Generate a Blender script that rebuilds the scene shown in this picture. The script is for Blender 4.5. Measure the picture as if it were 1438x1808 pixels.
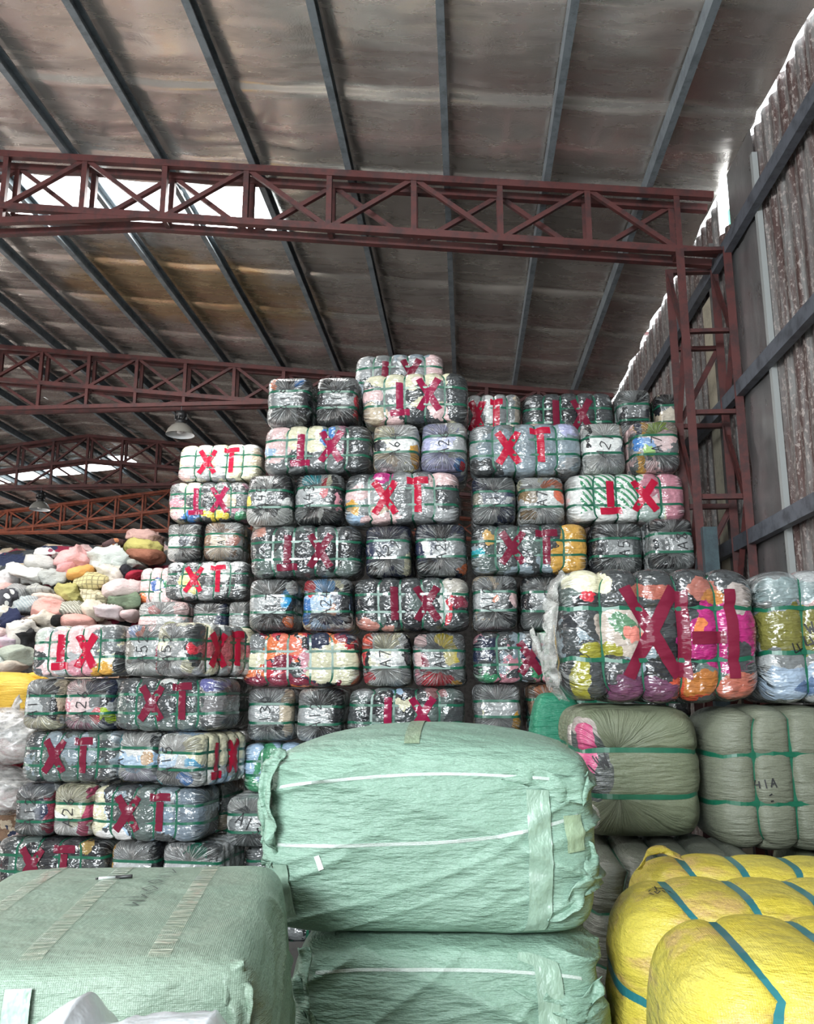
import bpy, math, random
import numpy as np
from mathutils import Matrix, Vector

for _o in list(bpy.data.objects):
    bpy.data.objects.remove(_o, do_unlink=True)
scene = bpy.context.scene
COL = scene.collection

# ------------------------------------------------------------------ camera
CAMH = 2.75                      # eye height above the lower floor
FPX = 1500.0
YAW, PITCH = math.radians(3.96), math.radians(11.71)
cam_d = bpy.data.cameras.new('camera')
cam_d.sensor_fit = 'VERTICAL'
cam_d.sensor_height = 24.0
cam_d.lens = FPX / 1808.0 * 24.0
cam_d.clip_start = 0.02
cam_d.clip_end = 200
cam = bpy.data.objects.new('camera', cam_d)
COL.objects.link(cam)
_r = Vector((math.cos(YAW), math.sin(YAW), 0))
_f = Vector((-math.sin(YAW) * math.cos(PITCH), math.cos(YAW) * math.cos(PITCH), math.sin(PITCH)))
_u = _r.cross(_f)
cam.matrix_world = Matrix(((_r.x, _u.x, -_f.x, 0), (_r.y, _u.y, -_f.y, 0), (_r.z, _u.z, -_f.z, CAMH), (0, 0, 0, 1)))
scene.camera = cam

# ------------------------------------------------------------------ light
world = bpy.data.worlds.new('overcast_sky')
scene.world = world
world.use_nodes = True
_bg = world.node_tree.nodes['Background']
_bg.inputs[0].default_value = (0.90, 0.96, 1.0, 1)
_bg.inputs[1].default_value = 7.0

def area_light(name, loc, target, sx, sy, power, color):
    d = bpy.data.lights.new(name, 'AREA')
    d.shape = 'RECTANGLE'
    d.size, d.size_y = sx, sy
    d.energy = power
    d.color = color
    o = bpy.data.objects.new(name, d)
    COL.objects.link(o)
    o.location = loc
    o.rotation_euler = (Vector(target) - Vector(loc)).to_track_quat('-Z', 'Y').to_euler()
    return o

# daylight through the open front of the shed, behind the camera
area_light('front_opening_daylight', (-3.6, -5.6, 5.5), (-1.0, 8.0, 3.0), 3.4, 1.6, 1400, (0.90, 0.97, 1.0))
# added fill lights along the closed left wall, to brighten the foil roof
area_light('added_left_fill', (-19.6, 5.0, 3.0), (0.0, 9.0, 5.5), 12.0, 4.5, 1600, (1.0, 0.95, 0.91))
area_light('added_far_left_fill', (-19.6, 20.0, 3.4), (-5.0, 17.0, 8.0), 10.0, 4.0, 1300, (1.0, 0.94, 0.90))  # added to lift the far end of the roof
# added top light under an unseen roof sheet, then daylight from the side sheet
area_light('added_aisle_top_light', (-1.5, 1.7, 7.75), (-1.0, 4.6, 2.0), 3.4, 1.1, 70, (0.92, 0.98, 1.0))
area_light('side_rooflight_daylight', (-5.2, 8.75, 8.2), (-5.2, 9.4, 3.0), 6.0, .95, 520, (1.0, 0.96, 0.92))

scene.view_settings.view_transform = 'Standard'
scene.view_settings.look = 'None'
scene.view_settings.gamma = 1.0
scene.view_settings.use_curve_mapping = False
scene.view_settings.exposure = 0.0
scene.cycles.max_bounces = 6
scene.cycles.diffuse_bounces = 3
scene.cycles.glossy_bounces = 3
scene.cycles.transmission_bounces = 4
scene.cycles.transparent_max_bounces = 8
scene.cycles.sample_clamp_indirect = 4.0
scene.cycles.caustics_reflective = False
scene.cycles.caustics_refractive = False

# ------------------------------------------------------------------ helpers
def ray(px, py):
    return _r * ((px - 719.0) / FPX) + _u * ((904.0 - py) / FPX) + _f

def at(px, py, Y):
    """point of the world plane y = Y behind photo pixel (px, py)"""
    d = ray(px, py)
    t = Y / d.y
    return Vector((d.x * t, Y, d.z * t + CAMH))

def on_plane(px, py, o, ang):
    """point on the vertical plane through o whose trace runs along angle ang"""
    n = Vector((-math.sin(ang), math.cos(ang), 0))
    d = ray(px, py)
    t = n.dot(Vector((o[0], o[1], 0))) / n.dot(d)
    p = d * t
    p.z += CAMH
    return p

class Noise:
    def __init__(s, seed):
        r = np.random.RandomState(seed)
        s.t = r.rand(256 * 4)
        s.p = r.permutation(256)
    def __call__(s, P):
        P = np.asarray(P, float)
        i = np.floor(P).astype(int)
        f = P - i
        f = f * f * (3 - 2 * f)
        p = s.p
        out = np.zeros(len(P))
        for dx in (0, 1):
            wx = f[:, 0] if dx else 1 - f[:, 0]
            for dy in (0, 1):
                wy = f[:, 1] if dy else 1 - f[:, 1]
                for dz in (0, 1):
                    wz = f[:, 2] if dz else 1 - f[:, 2]
                    h = p[(p[(p[(i[:, 0] + dx) & 255] + i[:, 1] + dy) & 255] + i[:, 2] + dz) & 255]
                    out += wx * wy * wz * s.t[h]
        return out * 2 - 1          # -1 .. 1

def mesh_obj(name, verts, faces, mat, parent=None, smooth=True):
    m = bpy.data.meshes.new(name)
    if isinstance(verts, np.ndarray):
        verts = verts.tolist()
    if isinstance(faces, np.ndarray):
        faces = faces.tolist()
    m.from_pydata(verts, [], faces)
    if smooth:
        m.polygons.foreach_set('use_smooth', [True] * len(m.polygons))
    m.update()
    if mat:
        m.materials.append(mat)
    o = bpy.data.objects.new(name, m)
    COL.objects.link(o)
    if parent:
        o.parent = parent
    return o

def empty(name, loc, rz=0.0, tilt=(0, 0)):
    o = bpy.data.objects.new(name, None)
    o.empty_display_size = 0.1
    COL.objects.link(o)
    o.location = loc
    o.rotation_euler = (tilt[0], tilt[1], rz)
    return o

def tag(o, label=None, cat=None, group=None, kind=None):
    if label: o['label'] = label
    if cat: o['category'] = cat
    if group: o['group'] = group
    if kind: o['kind'] = kind
    return o

class MB:
    """collects simple shapes for ONE mesh"""
    def __init__(s):
        s.v, s.f = [], []
    def add(s, v, f):
        b = len(s.v)
        s.v += [tuple(x) for x in v]
        s.f += [tuple(b + i for i in q) for q in f]
    def box(s, lo, hi):
        x0, y0, z0 = lo; x1, y1, z1 = hi
        s.add([(x0,y0,z0),(x1,y0,z0),(x1,y1,z0),(x0,y1,z0),(x0,y0,z1),(x1,y0,z1),(x1,y1,z1),(x0,y1,z1)],
              [(0,3,2,1),(4,5,6,7),(0,1,5,4),(1,2,6,5),(2,3,7,6),(3,0,4,7)])
    def profile(s, p, q, prof, up=(0, 0, 1)):
        """extrude a closed 2-D profile (side, up) from p to q"""
        p, q = Vector(p), Vector(q)
        d = (q - p).normalized()
        up = Vector(up)
        if abs(d.dot(up)) > 0.98:
            up = Vector((0, 1, 0))
        sd = d.cross(up).normalized()
        uu = sd.cross(d)
        n = len(prof)
        v = [p + sd * a + uu * b for a, b in prof] + [q + sd * a + uu * b for a, b in prof]
        f = [(i, (i + 1) % n, n + (i + 1) % n, n + i) for i in range(n)]
        f += [tuple(range(n - 1, -1, -1)), tuple(range(n, 2 * n))]
        s.add(v, f)
    def lathe(s, prof, n=28):
        v, f = [], []
        for r, z in prof:
            for k in range(n):
                a = 2 * math.pi * k / n
                v.append((r * math.cos(a), r * math.sin(a), z))
        for i in range(len(prof) - 1):
            for k in range(n):
                f.append((i * n + k, i * n + (k + 1) % n, (i + 1) * n + (k + 1) % n, (i + 1) * n + k))
        s.add(v, f)
    def tube(s, pts, r, n=8):
        pts = [Vector(p) for p in pts]
        v, f = [], []
        for i, p in enumerate(pts):
            d = (pts[min(i + 1, len(pts) - 1)] - pts[max(i - 1, 0)]).normalized()
            a = d.cross(Vector((0, 0, 1)) if abs(d.z) < .9 else Vector((1, 0, 0))).normalized()
            b = d.cross(a)
            for k in range(n):
                t = 2 * math.pi * k / n
                v.append(p + a * (r * math.cos(t)) + b * (r * math.sin(t)))
        for i in range(len(pts) - 1):
            for k in range(n):
                f.append((i * n + k, i * n + (k + 1) % n, (i + 1) * n + (k + 1) % n, (i + 1) * n + k))
        f.append(tuple(range(n - 1, -1, -1)))
        f.append(tuple((len(pts) - 1) * n + k for k in range(n)))
        s.add(v, f)
    def build(s, name, mat, parent=None, smooth=False):
        return mesh_obj(name, s.v, s.f, mat, parent, smooth)

def angle_iron(w, t=0.007):
    h = w / 2
    return [(-h, -h), (h, -h), (h, -h + t), (-h + t, -h + t), (-h + t, h), (-h, h)]

def c_channel(w, h, t=0.006, lip=0.018):
    return [(-w/2, -h/2), (w/2, -h/2), (w/2, -h/2+lip), (w/2-t, -h/2+lip), (w/2-t, -h/2+t), (-w/2+t, -h/2+t),
            (-w/2+t, h/2-t), (w/2-t, h/2-t), (w/2-t, h/2-lip), (w/2, h/2-lip), (w/2, h/2), (-w/2, h/2)]

# ------------------------------------------------------------------ materials
class NT:
    def __init__(s, name):
        s.m = bpy.data.materials.new(name)
        s.m.use_nodes = True
        s.t = s.m.node_tree
        s.b = s.t.nodes['Principled BSDF']
        s.out = s.t.nodes['Material Output']
    def n(s, typ, **kw):
        x = s.t.nodes.new(typ)
        for k, v in kw.items():
            setattr(x, k, v)
        return x
    def l(s, a, b):
        s.t.links.new(a, b)
    def val(s, sock, v):
        if hasattr(v, 'node'):
            s.l(v, sock)
        else:
            sock.default_value = v
    def math(s, op, a, b=0.0, c=None, clamp=False):
        x = s.n('ShaderNodeMath', operation=op, use_clamp=clamp)
        s.val(x.inputs[0], a)
        s.val(x.inputs[1], b)
        if c is not None:
            s.val(x.inputs[2], c)
        return x.outputs[0]
    def vmath(s, op, a, b=(0, 0, 0)):
        x = s.n('ShaderNodeVectorMath', operation=op)
        s.val(x.inputs[0], a)
        s.val(x.inputs[1], b)
        return x.outputs['Value'] if op in ('LENGTH', 'DOT_PRODUCT') else x.outputs[0]
    def mix(s, fac, a, b):
        x = s.n('ShaderNodeMix', data_type='RGBA')
        s.val(x.inputs[0], fac)
        s.val(x.inputs[6], a)
        s.val(x.inputs[7], b)
        return x.outputs[2]
    def mixf(s, fac, a, b):
        x = s.n('ShaderNodeMix', data_type='FLOAT')
        s.val(x.inputs[0], fac)
        s.val(x.inputs[2], a)
        s.val(x.inputs[3], b)
        return x.outputs[0]
    def coords(s, which='Object'):
        return s.n('ShaderNodeTexCoord').outputs[which]
    def noise(s, co, scale, detail=3.0, rough=0.55, scl=None, out='Fac'):
        if scl:
            co = s.vmath('MULTIPLY', co, scl)
        x = s.n('ShaderNodeTexNoise')
        s.val(x.inputs['Vector'], co)
        x.inputs['Scale'].default_value = scale
        x.inputs['Detail'].default_value = detail
        x.inputs['Roughness'].default_value = rough
        return x.outputs[out]
    def ramp(s, fac, stops, interp='LINEAR'):
        x = s.n('ShaderNodeValToRGB')
        r = x.color_ramp
        r.interpolation = interp
        while len(r.elements) < len(stops):
            r.elements.new(0.5)
        for e, (p, c) in zip(r.elements, stops):
            e.position = p
            e.color = (*c[:3], 1) if len(c) >= 3 else (c[0], c[0], c[0], 1)
        s.val(x.inputs[0], fac)
        return x.outputs[0]
    def smooth(s, x, lo, hi, a=0.0, b=1.0):
        m = s.n('ShaderNodeMapRange', interpolation_type='SMOOTHSTEP')
        s.val(m.inputs[0], x)
        for i, v in enumerate((lo, hi, a, b)):
            m.inputs[i + 1].default_value = v
        return m.outputs[0]
    def bump(s, h, strength=0.5, dist=0.01, normal=None):
        x = s.n('ShaderNodeBump')
        s.val(x.inputs['Height'], h)
        x.inputs['Strength'].default_value = strength
        x.inputs['Distance'].default_value = dist
        if normal is not None:
            s.l(normal, x.inputs['Normal'])
        return x.outputs[0]
    def set(s, **kw):
        for k, v in kw.items():
            s.val(s.b.inputs[k.replace('_', ' ')], v)
        return s.m

C4 = lambda c: (*c, 1.0)

COLS = {
 'k': (.012,.013,.016), 'c': (.045,.05,.052), 'n': (.018,.026,.06), 'g': (.17,.18,.18), 's': (.36,.37,.37),
 'w': (.74,.74,.71), 'p': (.62,.27,.32), 'P': (.72,.50,.49), 'm': (.32,.16,.21), 'y': (.80,.62,.08),
 'M': (.66,.34,.05), 'b': (.56,.46,.34), 'o': (.80,.19,.06), 'r': (.58,.03,.05), 'd': (.22,.02,.045),
 'B': (.05,.19,.48), 'l': (.36,.50,.66), 'L': (.44,.45,.66), 't': (.03,.36,.42), 'G': (.05,.26,.12),
 'O': (.24,.24,.06), 'C': (.72,.68,.48), 'N': (.20,.12,.075), 'e': (.22,.27,.30), 'f': (.10,.13,.12), 'h': (.50,.02,.20),
}

_mc = {}
def simple(name, col, rough=0.5, metal=0.0, coat=0.0, spec=0.5):
    if name in _mc: return _mc[name]
    t = NT(name)
    t.set(Base_Color=C4(col), Roughness=rough, Metallic=metal, Coat_Weight=coat)
    t.b.inputs['Specular IOR Level'].default_value = spec
    _mc[name] = t.m
    return t.m

def film_bale_material(name, pal, hx, hy, hz, zs, seed, blobs=(), stripes=None, scale=4.2, haze=0.35, ends_haze=0.55,
                       darker=1.0):
    """clothes behind clear film: coloured cloth patches, glossy wrinkled plastic, gathered at both ends"""
    t = NT(name)
    rnd = random.Random(seed)
    co = t.coords('Object')
    off = (rnd.uniform(-40, 40), rnd.uniform(-40, 40), rnd.uniform(-40, 40))
    cs = t.vmath('ADD', co, off)
    nz = t.noise(cs, 5.0, 2.0, out='Color')
    wob = t.vmath('MULTIPLY', t.vmath('SUBTRACT', nz, (.5, .5, .5)), (.30, .30, .30))
    wob = t.vmath('ADD', wob, t.vmath('MULTIPLY', t.vmath('SUBTRACT', t.noise(cs, 17.0, 3.0, out='Color'), (.5, .5, .5)), (.13, .13, .13)))
    cw = t.vmath('ADD', cs, wob)
    vo = t.n('ShaderNodeTexVoronoi')
    t.l(t.vmath('MULTIPLY', cw, (1.0, 1.0, 1.35)), vo.inputs['Vector'])
    vo.inputs['Scale'].default_value = scale
    sep = t.n('ShaderNodeSeparateColor')
    t.l(vo.outputs['Color'], sep.inputs[0])
    n = len(pal)
    stops = []
    for i, ch in enumerate(pal):
        c = COLS[ch]
        j = rnd.uniform(.85, 1.15)
        stops.append((i / n, tuple(min(.9, x * j) for x in c)))
    col = t.ramp(sep.outputs[0], stops, 'CONSTANT')
    if stripes:
        (c1, c2, sc, (lo, hi)) = stripes
        wv = t.n('ShaderNodeTexWave', wave_type='BANDS', bands_direction='DIAGONAL')
        t.l(cs, wv.inputs['Vector'])
        wv.inputs['Scale'].default_value = sc
        wv.inputs['Distortion'].default_value = 2.2
        wv.inputs['Detail Scale'].default_value = .6
        sc_ = t.mix(t.math('GREATER_THAN', wv.outputs['Fac'], .55), C4(COLS[c1]), C4(COLS[c2]))
        sx = t.n('ShaderNodeSeparateXYZ')
        t.l(t.vmath('ADD', co, wob), sx.inputs[0])
        msk = t.math('MULTIPLY', t.math('GREATER_THAN', sx.outputs[0], lo), t.math('LESS_THAN', sx.outputs[0], hi))
        col = t.mix(msk, col, sc_)
    cb = t.vmath('ADD', co, t.vmath('MULTIPLY', wob, (.6, .6, .6)))
    for (c, r, ch) in blobs:
        d = t.vmath('LENGTH', t.vmath('DIVIDE', t.vmath('SUBTRACT', cb, c), r))
        col = t.mix(t.math('LESS_THAN', d, 1.0), col, C4(COLS[ch] if isinstance(ch, str) else ch))
    # weave / print mottling of the cloth itself
    mot = t.noise(cs, 22.0, 2.0)
    col = t.mix(t.smooth(mot, .35, .75, 0, .22), col, C4((.03, .03, .035)))
    # film: radiating creases at the gathered ends, fine taut creases along the sides
    sp = t.n('ShaderNodeSeparateXYZ')
    t.l(co, sp.inputs[0])
    X, Yc, Z = sp.outputs
    zc = t.math('SUBTRACT', Z, hz)
    zs_m = (max(zs) if zs else .33) * hz
    endm = t.smooth(t.math('ABSOLUTE', X), hx * .80, hx * .93)
    az = t.math('SUBTRACT', t.math('ABSOLUTE', zc), zs_m)
    ang = t.math('ARCTAN2', t.math('ABSOLUTE', az), Yc)
    rad = t.math('SQRT', t.math('ADD', t.math('MULTIPLY', Yc, Yc), t.math('MULTIPLY', az, az)))
    cmb = t.n('ShaderNodeCombineXYZ')
    t.l(t.math('MULTIPLY', ang, 5.5), cmb.inputs[0])
    t.l(t.math('MULTIPLY', rad, 3.0), cmb.inputs[1])
    t.l(t.math('ADD', t.math('SIGN', zc), off[0]), cmb.inputs[2])
    fan = t.noise(t.vmath('ADD', cmb.outputs[0], t.vmath('MULTIPLY', nz, (1.1, .8, 0))), 2.2, 3.0, .6)
    fan = t.smooth(fan, .34, .66)
    upper = t.smooth(az, -.015, .02)
    side = t.noise(cs, 9.0, 3.0, .6, scl=(1.0, 1.0, 3.6))
    crk = t.noise(cs, 17.0, 2.0, .5)
    mid = t.math('MULTIPLY_ADD', side, .55, t.math('MULTIPLY', crk, .45))
    endh = t.mixf(upper, mid, fan)
    h = t.mixf(endm, mid, endh)
    bm = t.bump(h, 1.0, .045)
    # milky doubled film; pale fan streaks also put highlights into the colour
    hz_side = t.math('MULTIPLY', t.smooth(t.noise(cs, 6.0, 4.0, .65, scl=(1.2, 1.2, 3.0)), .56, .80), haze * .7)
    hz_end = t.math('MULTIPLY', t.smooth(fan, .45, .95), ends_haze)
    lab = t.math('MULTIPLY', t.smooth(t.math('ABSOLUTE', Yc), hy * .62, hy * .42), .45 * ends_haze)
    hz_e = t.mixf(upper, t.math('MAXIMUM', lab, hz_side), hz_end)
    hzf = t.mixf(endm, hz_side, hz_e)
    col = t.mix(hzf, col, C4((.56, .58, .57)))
    t.set(Base_Color=col, Roughness=.62, Coat_Weight=1.0, Coat_Roughness=.11)
    t.b.inputs['Specular IOR Level'].default_value = .25
    t.b.inputs['Coat IOR'].default_value = 1.75
    # the film itself is crumpled more sharply than the cloth under it
    rg = t.noise(t.vmath('ADD', cs, t.vmath('MULTIPLY', nz, (.25, .25, .1))), 8.0, 2.0, .5, scl=(1.0, 1.0, 2.2))
    ridge = t.math('POWER', t.math('SUBTRACT', 1.0, t.math('ABSOLUTE', t.math('MULTIPLY_ADD', rg, 4.0, -2.0)), clamp=True), 1.5)
    hf = t.math('MULTIPLY_ADD', ridge, .7, t.math('MULTIPLY', h, 1.3))
    bf = t.bump(hf, .48, .022)
    t.l(bm, t.b.inputs['Normal'])
    t.l(bf, t.b.inputs['Coat Normal'])
    return t.m

def woven_material(name, base, alt, rough=.42, weave=170.0, wrinkle=.5, gather=None, blobs=(), streak=(1, 1, 6), tone=None, coat=0.0, deep=.07):
    """woven polypropylene sacking: fine weave, creases, slight sheen"""
    t = NT(name)
    co = t.coords('Object')
    n1 = t.noise(co, 3.0, 4.0, .6)
    col = t.mix(t.smooth(n1, .3, .7), C4(base), C4(alt))
    if tone:
        n2 = t.noise(t.vmath('ADD', co, (7, 3, 1)), 5.0, 3.0, .6, scl=(.7, .7, 2.2))
        col = t.mix(t.smooth(n2, .52, .68), col, C4(tone))
    gl = None
    cb = t.vmath('ADD', co, t.vmath('MULTIPLY', t.vmath('SUBTRACT', t.noise(co, 6.0, 2.0, out='Color'), (.5, .5, .5)), (.16, .16, .16)))
    for (c, r, ch) in blobs:
        d = t.vmath('LENGTH', t.vmath('DIVIDE', t.vmath('SUBTRACT', cb, c), r))
        mk = t.math('LESS_THAN', d, 1.0)
        col = t.mix(mk, col, C4(COLS[ch] if isinstance(ch, str) else ch))
        gl = mk if gl is None else t.math('MAXIMUM', gl, mk)
    ck = t.n('ShaderNodeTexWave', wave_type='BANDS', bands_direction='Z')
    t.l(co, ck.inputs['Vector']); ck.inputs['Scale'].default_value = weave / 2
    ck2 = t.n('ShaderNodeTexWave', wave_type='BANDS', bands_direction='X')
    t.l(t.vmath('ADD', co, (0, 0, 0)), ck2.inputs['Vector']); ck2.inputs['Scale'].default_value = weave / 2.6
    wv = t.math('MULTIPLY', ck.outputs['Fac'], ck2.outputs['Fac'])
    spk = t.noise(co, weave * .9, 1.0, .5, scl=(1, 1, 1.6))
    wr = t.noise(co, 6.0, 4.0, .6, scl=streak)
    h = t.math('MULTIPLY_ADD', wr, wrinkle, 0.0)
    if gather:
        hx, hz, zs = gather
        sp = t.n('ShaderNodeSeparateXYZ'); t.l(co, sp.inputs[0])
        X, Yc, Z = sp.outputs
        zc = t.math('SUBTRACT', Z, hz)
        az = t.math('SUBTRACT', t.math('ABSOLUTE', zc), zs * hz)
        yy = t.math('ADD', Yc, -.12)
        ang = t.math('ARCTAN2', t.math('ABSOLUTE', az), yy)
        cmb = t.n('ShaderNodeCombineXYZ')
        t.l(t.math('MULTIPLY', ang, 2.6), cmb.inputs[0])
        t.l(t.math('SIGN', zc), cmb.inputs[2])
        fan = t.noise(t.vmath('ADD', cmb.outputs[0], t.vmath('MULTIPLY', t.noise(co, 4.0, 2.0, out='Color'), (1.0, .6, 0))), 2.2, 4.0, .6)
        endm = t.smooth(t.math('ABSOLUTE', X), hx * .80, hx * .93)
        up = t.smooth(az, -.01, .03)
        h = t.mixf(t.math('MULTIPLY', endm, up), h, t.math('MULTIPLY', fan, 1.3))
    bm = t.bump(h, 1.0, deep)
    bm2 = t.bump(t.math('ADD', wv, spk), .35, .0016, bm)
    col = t.mix(t.math('MULTIPLY', t.smooth(spk, .35, .7), .20), col, C4(tuple(min(1, c * 1.7 + .05) for c in base)))
    t.set(Base_Color=col, Roughness=rough, Coat_Weight=coat)
    t.b.inputs['Specular IOR Level'].default_value = .45
    if gl is not None:
        t.l(t.math('MULTIPLY', gl, .9), t.b.inputs['Coat Weight'])
        t.b.inputs['Coat Roughness'].default_value = .15
    t.l(bm2, t.b.inputs['Normal'])
    t.l(bm, t.b.inputs['Coat Normal'])
    return t.m

def clear_film(name, tint=(.8, .82, .8), alpha=.35, rough=.12):
    t = NT(name)
    co = t.coords('Object')
    h = t.noise(co, 14.0, 4.0, .6, scl=(1, 1, 2.2))
    bm = t.bump(h, .6, .02)
    t.set(Base_Color=C4(tint), Roughness=rough, Coat_Weight=.5)
    a = t.smooth(h, .3, .75, alpha * .6, min(1, alpha * 1.6))
    t.l(a, t.b.inputs['Alpha'])
    t.l(bm, t.b.inputs['Normal'])
    return t.m

def strap_material(name, col):
    t = NT(name)
    co = t.coords('Object')
    n = t.noise(co, 30.0, 2.0)
    t.set(Base_Color=t.mix(n, C4(tuple(c * .8 for c in col)), C4(tuple(min(1, c * 1.25) for c in col))), Roughness=.32, Coat_Weight=.3)
    return t.m

M_STRAP = strap_material('green_strapping', (.008, .10, .055))
M_STRAPB = strap_material('blue_green_strapping', (.02, .15, .17))
M_INK = simple('marker_ink', (.012, .012, .014), .6)
def tape_letter(name, col):
    t = NT(name)
    co = t.coords('Object')
    bm = t.bump(t.noise(co, 12.0, 2.0, .5, scl=(1, 1, 2.2)), .35, .02)
    t.set(Base_Color=C4(col), Roughness=.7, Coat_Weight=.45, Coat_Roughness=.12, Specular_IOR_Level=.15)
    t.l(bm, t.b.inputs['Normal']); t.l(bm, t.b.inputs['Coat Normal'])
    return t.m
M_RED = {'r': tape_letter('red_tape', (.42, .006, .035)), 'd': tape_letter('dark_red_tape', (.15, .008, .028)),
         'm': tape_letter('crimson_tape', (.27, .008, .05))}
# ------------------------------------------------------------------ building shell
Z0, KR = 5.1 + CAMH, 0.11            # roof height above x = 0 and slope
RIDGE, WALLX, LEFTX = -8.87, 2.56, -20.3
Y_BACK, Y_FRONT = 33.6, -6.0
def roof_z(x):
    return Z0 - KR * x if x >= RIDGE else Z0 - KR * RIDGE + KR * (x - RIDGE)

def foil_material(name, base, alt, rough, tint_patch=None, gain=1.0):
    t = NT(name)
    co = t.coords('Object')
    n1 = t.noise(co, .55, 4.0, .6, scl=(1.0, 1.6, 1.0))
    n2 = t.noise(co, 2.4, 4.0, .65, scl=(.5, 2.4, 1.0))
    col = t.mix(t.smooth(n1, .35, .68), C4(base), C4(alt))
    col = t.mix(t.smooth(n2, .54, .78, 0, .45), col, C4(tuple(c * .45 for c in base)))
    if tint_patch:  # mustard tinted patch blended into the foil colour
        (c, r, sc) = tint_patch
        d = t.vmath('LENGTH', t.vmath('DIVIDE', t.vmath('SUBTRACT', co, c), r))
        dn = t.math('ADD', d, t.math('MULTIPLY', t.math('SUBTRACT', t.noise(co, 2.2, 3.0), .5), 1.0))
        col = t.mix(t.smooth(dn, .55, 1.0, .62, 0), col, C4(sc))
    ro = t.smooth(n2, .3, .8, rough - .08, rough + .16)
    q = t.noise(co, 60.0, 1.0, .5)
    sag = t.noise(co, 2.0, 1.5, .5, scl=(.8, 2.2, 1.0))
    bm = t.bump(sag, .28, .05)
    bm = t.bump(q, .16, .006, bm)
    t.set(Base_Color=col, Metallic=.78, Roughness=ro)
    t.l(bm, t.b.inputs['Normal'])
    return t.m
M_FOIL = foil_material('roof_foil', (.56, .51, .47), (.78, .72, .66), .25,
                       tint_patch=((-3.9, 11.0, 8.2), (2.2, 1.5, 1.5), (.60, .38, .12)))
M_WFOIL = foil_material('wall_foil', (.26, .26, .26), (.40, .40, .40), .34)

def sheet_material():
    t = NT('translucent_roof_sheet')
    tr = t.n('ShaderNodeBsdfTranslucent'); tr.inputs[0].default_value = (.9, .92, .9, 1)
    tp = t.n('ShaderNodeBsdfTransparent'); tp.inputs[0].default_value = (.92, .95, .93, 1)
    mx = t.n('ShaderNodeMixShader'); mx.inputs[0].default_value = .45
    t.l(tr.outputs[0], mx.inputs[1]); t.l(tp.outputs[0], mx.inputs[2])
    t.l(mx.outputs[0], t.out.inputs[0])
    return t.m
M_SHEET = sheet_material()

def rust_material():
    t = NT('rusty_corrugated_sheet')
    co = t.coords('Object')
    n1 = t.noise(co, 3.0, 5.0, .7, scl=(1, 4.0, .35))
    n2 = t.noise(co, 26.0, 4.0, .7, scl=(1, 1.6, .8))
    n3 = t.noise(co, 1.2, 3.0, .6, scl=(1, 5.0, .2))
    col = t.mix(t.smooth(n1, .40, .62), C4((.15, .145, .14)), C4((.055, .026, .022)))
    col = t.mix(t.smooth(n2, .53, .60, 0, .75), col, C4((.30, .26, .24)))
    col = t.mix(t.smooth(n3, .5, .7, 0, .6), col, C4((.04, .02, .018)))
    t.set(Base_Color=col, Roughness=.7)
    t.l(t.bump(n2, .4, .01), t.b.inputs['Normal'])
    return t.m
M_RUST = rust_material()
def painted_steel(name, a, b, rough=.55):
    t = NT(name)
    co = t.coords('Object')
    n = t.noise(co, 7.0, 5.0, .7)
    t.set(Base_Color=t.mix(t.smooth(n, .42, .66), C4(a), C4(b)), Roughness=rough, Metallic=.15)
    return t.m
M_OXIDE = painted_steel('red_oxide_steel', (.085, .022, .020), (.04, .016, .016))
M_OXIDE_LIT = painted_steel('orange_lit_oxide_steel', (.26, .065, .03), (.13, .035, .022))  # lit copy of the red oxide, orange light put into its colour
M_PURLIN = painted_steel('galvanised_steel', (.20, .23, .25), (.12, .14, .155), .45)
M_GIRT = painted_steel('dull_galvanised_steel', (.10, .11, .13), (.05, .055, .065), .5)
M_CONC = painted_steel('concrete', (.26, .25, .24), (.18, .175, .17), .9)
M_BEIGE = painted_steel('cream_sheet', (.42, .38, .29), (.30, .27, .21), .6)
M_DARKW = painted_steel('dark_cladding', (.10, .095, .09), (.05, .045, .045), .7)

# floor and raised dock
mb = MB(); mb.box((LEFTX - .2, Y_FRONT, -.2), (WALLX + .3, Y_BACK + .2, 0))
tag(mb.build('floor', M_CONC), kind='structure')
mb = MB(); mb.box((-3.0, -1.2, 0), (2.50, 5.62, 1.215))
tag(mb.build('floor_dock', painted_steel('shadow_toned_concrete', (.035, .033, .031), (.022, .021, .02), .95)), kind='structure')  # concrete darkened so the gap between the sacks looks shadowed

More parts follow.
